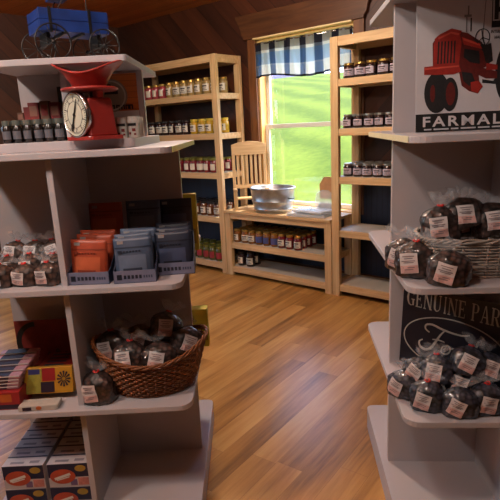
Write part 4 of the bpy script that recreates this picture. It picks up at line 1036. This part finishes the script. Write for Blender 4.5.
def trayset(nm, st_, colour, x, y, rz, extra):
    make_tray('pouch_display_box', f'card display box holding {colour} snack pouches, {nm} of three', x, y, rz)
    ca, sa = math.cos(rz), math.sin(rz)
    for k in range(3):
        yy = -.050 + .042 * k + random.uniform(-.003, .003)
        p = FL(x - sa * yy + random.uniform(-.003, .003), y + ca * yy, LVL[2] + .004 + .007 * k)
        st_.put(p, 0, f'{colour} snack pouch, {["front", "middle", "back"][k]} in its display box', f'{colour} pouches in the display box', rot=Euler((R(-4 - 3 * k), R(random.uniform(-3, 3)), FL.rz + rz + R(random.uniform(-4, 4)))))
    for k, (dx, dy, dz, tl) in enumerate(extra):
        st_.put(FL(x + dx, y + dy, LVL[2] + dz), 0, f'{colour} snack pouch standing {["highest", "second highest"][k]} behind its display box', f'{colour} pouches behind the display box', rot=Euler((R(tl), 0, FL.rz + rz)))
trayset('left', PO, 'orange', .082, -.285, R(-3), [(.005, .175, .092, -6)])
trayset('middle', PB, 'slate blue', .228, -.29, R(3), [(0, .175, .095, -6)])
trayset('right', PN, 'navy', .346, -.215, R(4), [(-.01, .175, .085, -5)])

# bags on the left side of the same shelf
G4 = 'bags in the left half of the left unit'
def bagQ(kind, x, y, z, rz, label, rx=0.0, ry=0.0): return bag(kind, FL(x, y, z), 0, label, G4, rot=Euler((rx, ry, FL.rz + rz)))
for i, x in enumerate((-.085, -.165, -.245, -.325)):
    bagQ('ef'[i % 2], x + .02, -.325 + .008 * (i % 2), LVL[2], -.15 + .1 * i, f'small bag of brown sweets with red tie, {ORD[i]} from the divider, front row')
    bagQ('fe'[i % 2], x + .01, -.245, LVL[2] + .012, .1, f'small bag of brown sweets, {ORD[i]} from the divider, second row', -.1, 0)
for i, x in enumerate((-.085, -.165, -.245)):
    bagQ('ef'[i % 2], x, -.17, LVL[2] + .045, .3 - .2 * i, f'small bag of brown sweets, {ORD[i]} from the divider, highest in the heap', -.3, .2 * (i - 1))

# ------------------------------------------------------------------ sweets on the left half, second shelf
zs = LVL[1]
def litem(name, label, cat, x, y, z, rz, rx=0.0, group=None): r_ = empty(name, FL(x, y, z), 0, rot=Euler((rx, 0, FL.rz + rz))); return tag(r_, label, cat, group)
m_cr = pm('candy_red', (150, 34, 36), .45); m_cy = pm('candy_yellow', (178, 128, 30), .5, var=.05); m_cdk = pm('candy_purple_black', (40, 24, 42), .5); m_cw = pm('candy_white', (186, 176, 166), .5); m_dr = pm('deep_red_card', (128, 42, 36), .55, var=.2); m_org = pm('orange_print', (186, 92, 36), .5)
m_olive = pm('olive_print', (150, 140, 56), .5, var=.2, scale=60); m_blu = pm('blue_print', (48, 52, 104), .5)
o = litem('display_card', 'tall dark red header card with a black arch at the shelf back', 'display card', -.165, -.075, zs + .0005, 0)
MB().box(-.165, .12, 0, .006, 0, .215).build('card', m_dr, o, bevel=.001)
q = MB(); q.strip(ell(-.085, .125, .07, .075, 14, 90, 200), .02, -.001, 0); q.build('black_arch', M_black, o)
q = MB()
for i in range(5): q.prism(ell(-.04 + .033 * i, .06 + .012 * (i % 2), .011, .022, 12), -.001, 0, None, 'XZ')
q.build('brown_figures', m_br, o)
q = MB(); q.box(.055, .10, -.001, 0, .03, .18); q.build('dark_panel', m_bld, o)
q = MB()
for i in range(5): q.box(.06, .095, -.002, -.001, .04 + i * .028, .05 + i * .028)
q.build('panel_print', m_pale, o)
# stack of thin striped bars
bar = empty('wrapped_bar'); tag(bar, 'bar', 'candy bar')
MB().box(-.07, .07, -.018, .018, 0, .012).build('wrapper', pm('pink_wrapper', (168, 120, 128), .4, var=.25, scale=50), bar, bevel=.003)
MB().box(-.05, .03, -.0186, .0186, .003, .0125).build('wrapper_print', m_cdk, bar); 
MB().box(-.066, .066, -.0187, -.0180, .008, .0115).build('silver_edge', M_label, bar)
BR = Stock(bar)
for r_ in range(5):
    for k in range(4):
        BR.put(FL(-.285 + .004 * k, -.335 + .040 * r_, zs + .068 + .0128 * k + r_ * .004), FL.rz + .05, f'thin pink striped candy bar, {ORD[r_]} row from front, {["lowest", "second", "third", "topmost"][k]} of its stack', 'striped candy bars over the red carton')
o = litem('candy_carton', 'red candy carton with dark base print under the striped bars', 'box', -.285, -.255, zs + .0005, 0)
MB().box(-.075, .078, -.115, .10, 0, .066).build('carton', m_cr, o, bevel=.0015)
MB().box(-.070, .073, -.1158, -.115, .004, .02).build('dark_print', m_cdk, o); MB().box(-.05, -.01, -.1158, -.115, .034, .056).build('front_badge', m_g, o); MB().box(.01, .05, -.1158, -.115, .03, .058).build('orange_badge', m_org, o)
o = litem('assorted_candy_box', 'leaning candy box with olive, red and yellow panels beside the divider', 'box', -.137, -.315, zs + .026, 0.02, R(-14))
MB().box(-.078, .095, 0, .03, 0, .093).build('carton', m_cy, o, bevel=.0015)
MB().prism([(-.076, .002), (-.02, .002), (-.012, .088), (-.055, .088)], -.001, 0, m_olive, 'XZ').build('olive_panel', None, o)
MB().box(-.012, .034, -.001, 0, .045, .090).build('red_panel', m_cr, o); MB().box(-.018, .03, -.0012, 0, .004, .042).build('dark_panel', m_cdk, o); MB().box(-.060, -.02, -.0016, -.001, .070, .088).build('blue_print', m_blu, o)
q = MB()
for i in range(12):
    a = 2 * PI * i / 12; q.strip([(.064 + .006 * math.cos(a), .050 + .006 * math.sin(a)), (.064 + .024 * math.cos(a), .050 + .028 * math.sin(a))], [.002, .007], -.0012, 0)
q.build('starburst_print', m_cdk, o)
o = litem('white_candy_packet', 'flat white packet with an orange badge lying before the assorted candy box', 'packet', -.135, -.365, zs + .0005, 0.05)
MB().box(-.075, .06, -.022, .03, 0, .02).build('packet_body', m_cw, o, bevel=.003)
MB().prism(ell(-.005, .011, .010, .007, 14), -.0226, -.022, m_org, 'XZ').build('orange_badge', None, o); MB().box(-.06, -.03, -.0226, -.022, .004, .016).build('dark_print', m_cdk, o)
o = litem('candy_carton', 'flat dark red candy carton in front of the header card', 'box', -.125, -.165, zs + .0005, 0)
MB().box(-.07, .10, -.07, .07, 0, .085).build('carton', m_dr, o, bevel=.0015)
q = MB()
for i in range(4): q.box(-.05, .02, -.05 + .03 * i, -.036 + .03 * i, .085, .0856)
q.build('top_print', m_nv, o); MB().box(.03, .095, -.06, .06, .085, .0856).build('red_top_print', m_cr, o)

# ------------------------------------------------------------------ cartons stacked on the left base
cb = empty('snack_carton'); tag(cb, 'carton', 'box')
cw_, cd_, chh = .150, .056, .096
MB().box(-cw_ / 2, cw_ / 2, -cd_ / 2, cd_ / 2, 0, chh).build('carton', pm('carton_white', (186, 178, 182), .5, var=.04), cb, bevel=.001)
fr_ = -cd_ / 2 - .0006
MB().box(-cw_ / 2 + .001, cw_ / 2 - .001, fr_, -cd_ / 2, chh * .42, chh - .001).build('navy_band', pm('carton_navy', (26, 30, 62), .5), cb)
ov = MB().prism(ell(-.022, chh * .46, .046, .030, 28), fr_ - .0006, fr_ + .0003, pm('carton_orange', (176, 72, 50), .5), 'XZ').build('orange_oval', None, cb)
q = MB(); q.strip([(-.052, chh * .36), (.006, chh * .56)], .010, fr_ - .0011, fr_ - .0005); q.strip([(-.045, chh * .30), (.002, chh * .44)], .004, fr_ - .0011, fr_ - .0005); q.build('oval_lettering', M_whitep, ov)
MB().prism(ell(.044, chh * .78, .020, .013, 18), fr_ - .0006, fr_ + .0003, pm('carton_gold', (160, 132, 56), .5), 'XZ').build('gold_seal', None, cb)
MB().box(.032, .070, fr_ - .0004, -cd_ / 2, .006, .036).build('pink_picture', pm('carton_pink', (186, 120, 112), .5, var=.2, scale=80), cb)
MB().box(.004, .028, fr_ - .0004, -cd_ / 2, .006, .030).build('violet_picture', pm('carton_violet', (104, 84, 122), .5), cb)
tpz = MB(); tpz.box(-.050, .000, -.016, -.004, chh, chh + .0006); tpz.box(.020, .055, -.014, .0, chh, chh + .0006); tpz.build('top_print', pm('carton_grey', (124, 118, 130), .5), cb)
MB().box(-cw_ / 2 + .001, cw_ / 2 - .001, cd_ / 2 - .007, cd_ / 2 - .001, chh, chh + .0006).build('top_navy_edge', MATS['carton_navy'], cb)
CB = Stock(cb)
for col_, (x, lay) in enumerate(((-.252, 2), (-.0885, 2))):
    for k in range(2):
        for r_ in range(6):
            if r_ > 0 and k == 0 and False: continue
            CB.put(FL(x + random.uniform(-.002, .002), -.318 + .0585 * r_, LVL[0] + .0005 + k * (chh + .0012)), FL.rz + random.uniform(-.01, .01),
                   f'navy and white snack carton, {ORD[r_]} from front, {"upper" if k else "lower"} layer, {["left", "right"][col_]} column', 'snack cartons on the left base')
# yellow packages standing behind the left unit's panel
yb = empty('yellow_packet', FL(.378, .07, LVL[2] + .0005), FL.rz); tag(yb, 'tall yellow packet standing behind the slate blue and navy pouches, past the panel edge', 'packet')
m_yg = pm('yellow_green_card', (206, 196, 60), .5, var=.1)
MB().box(-.04, .028, -.015, .02, 0, .23).build('packet_body', m_yg, yb, bevel=.002); MB().box(-.03, .02, -.0156, -.015, .03, .09).build('packet_print', m_olive, yb)
yb = empty('yellow_packet', FL(.388, .10, LVL[1] + .0005), FL.rz); tag(yb, 'short yellow packet standing behind the panel by the brown basket', 'packet')
MB().box(-.05, .028, -.02, .03, 0, .17).build('packet_body', m_yg, yb, bevel=.002); MB().box(-.03, .024, -.0206, -.02, .03, .06).build('packet_print', m_olive, yb)
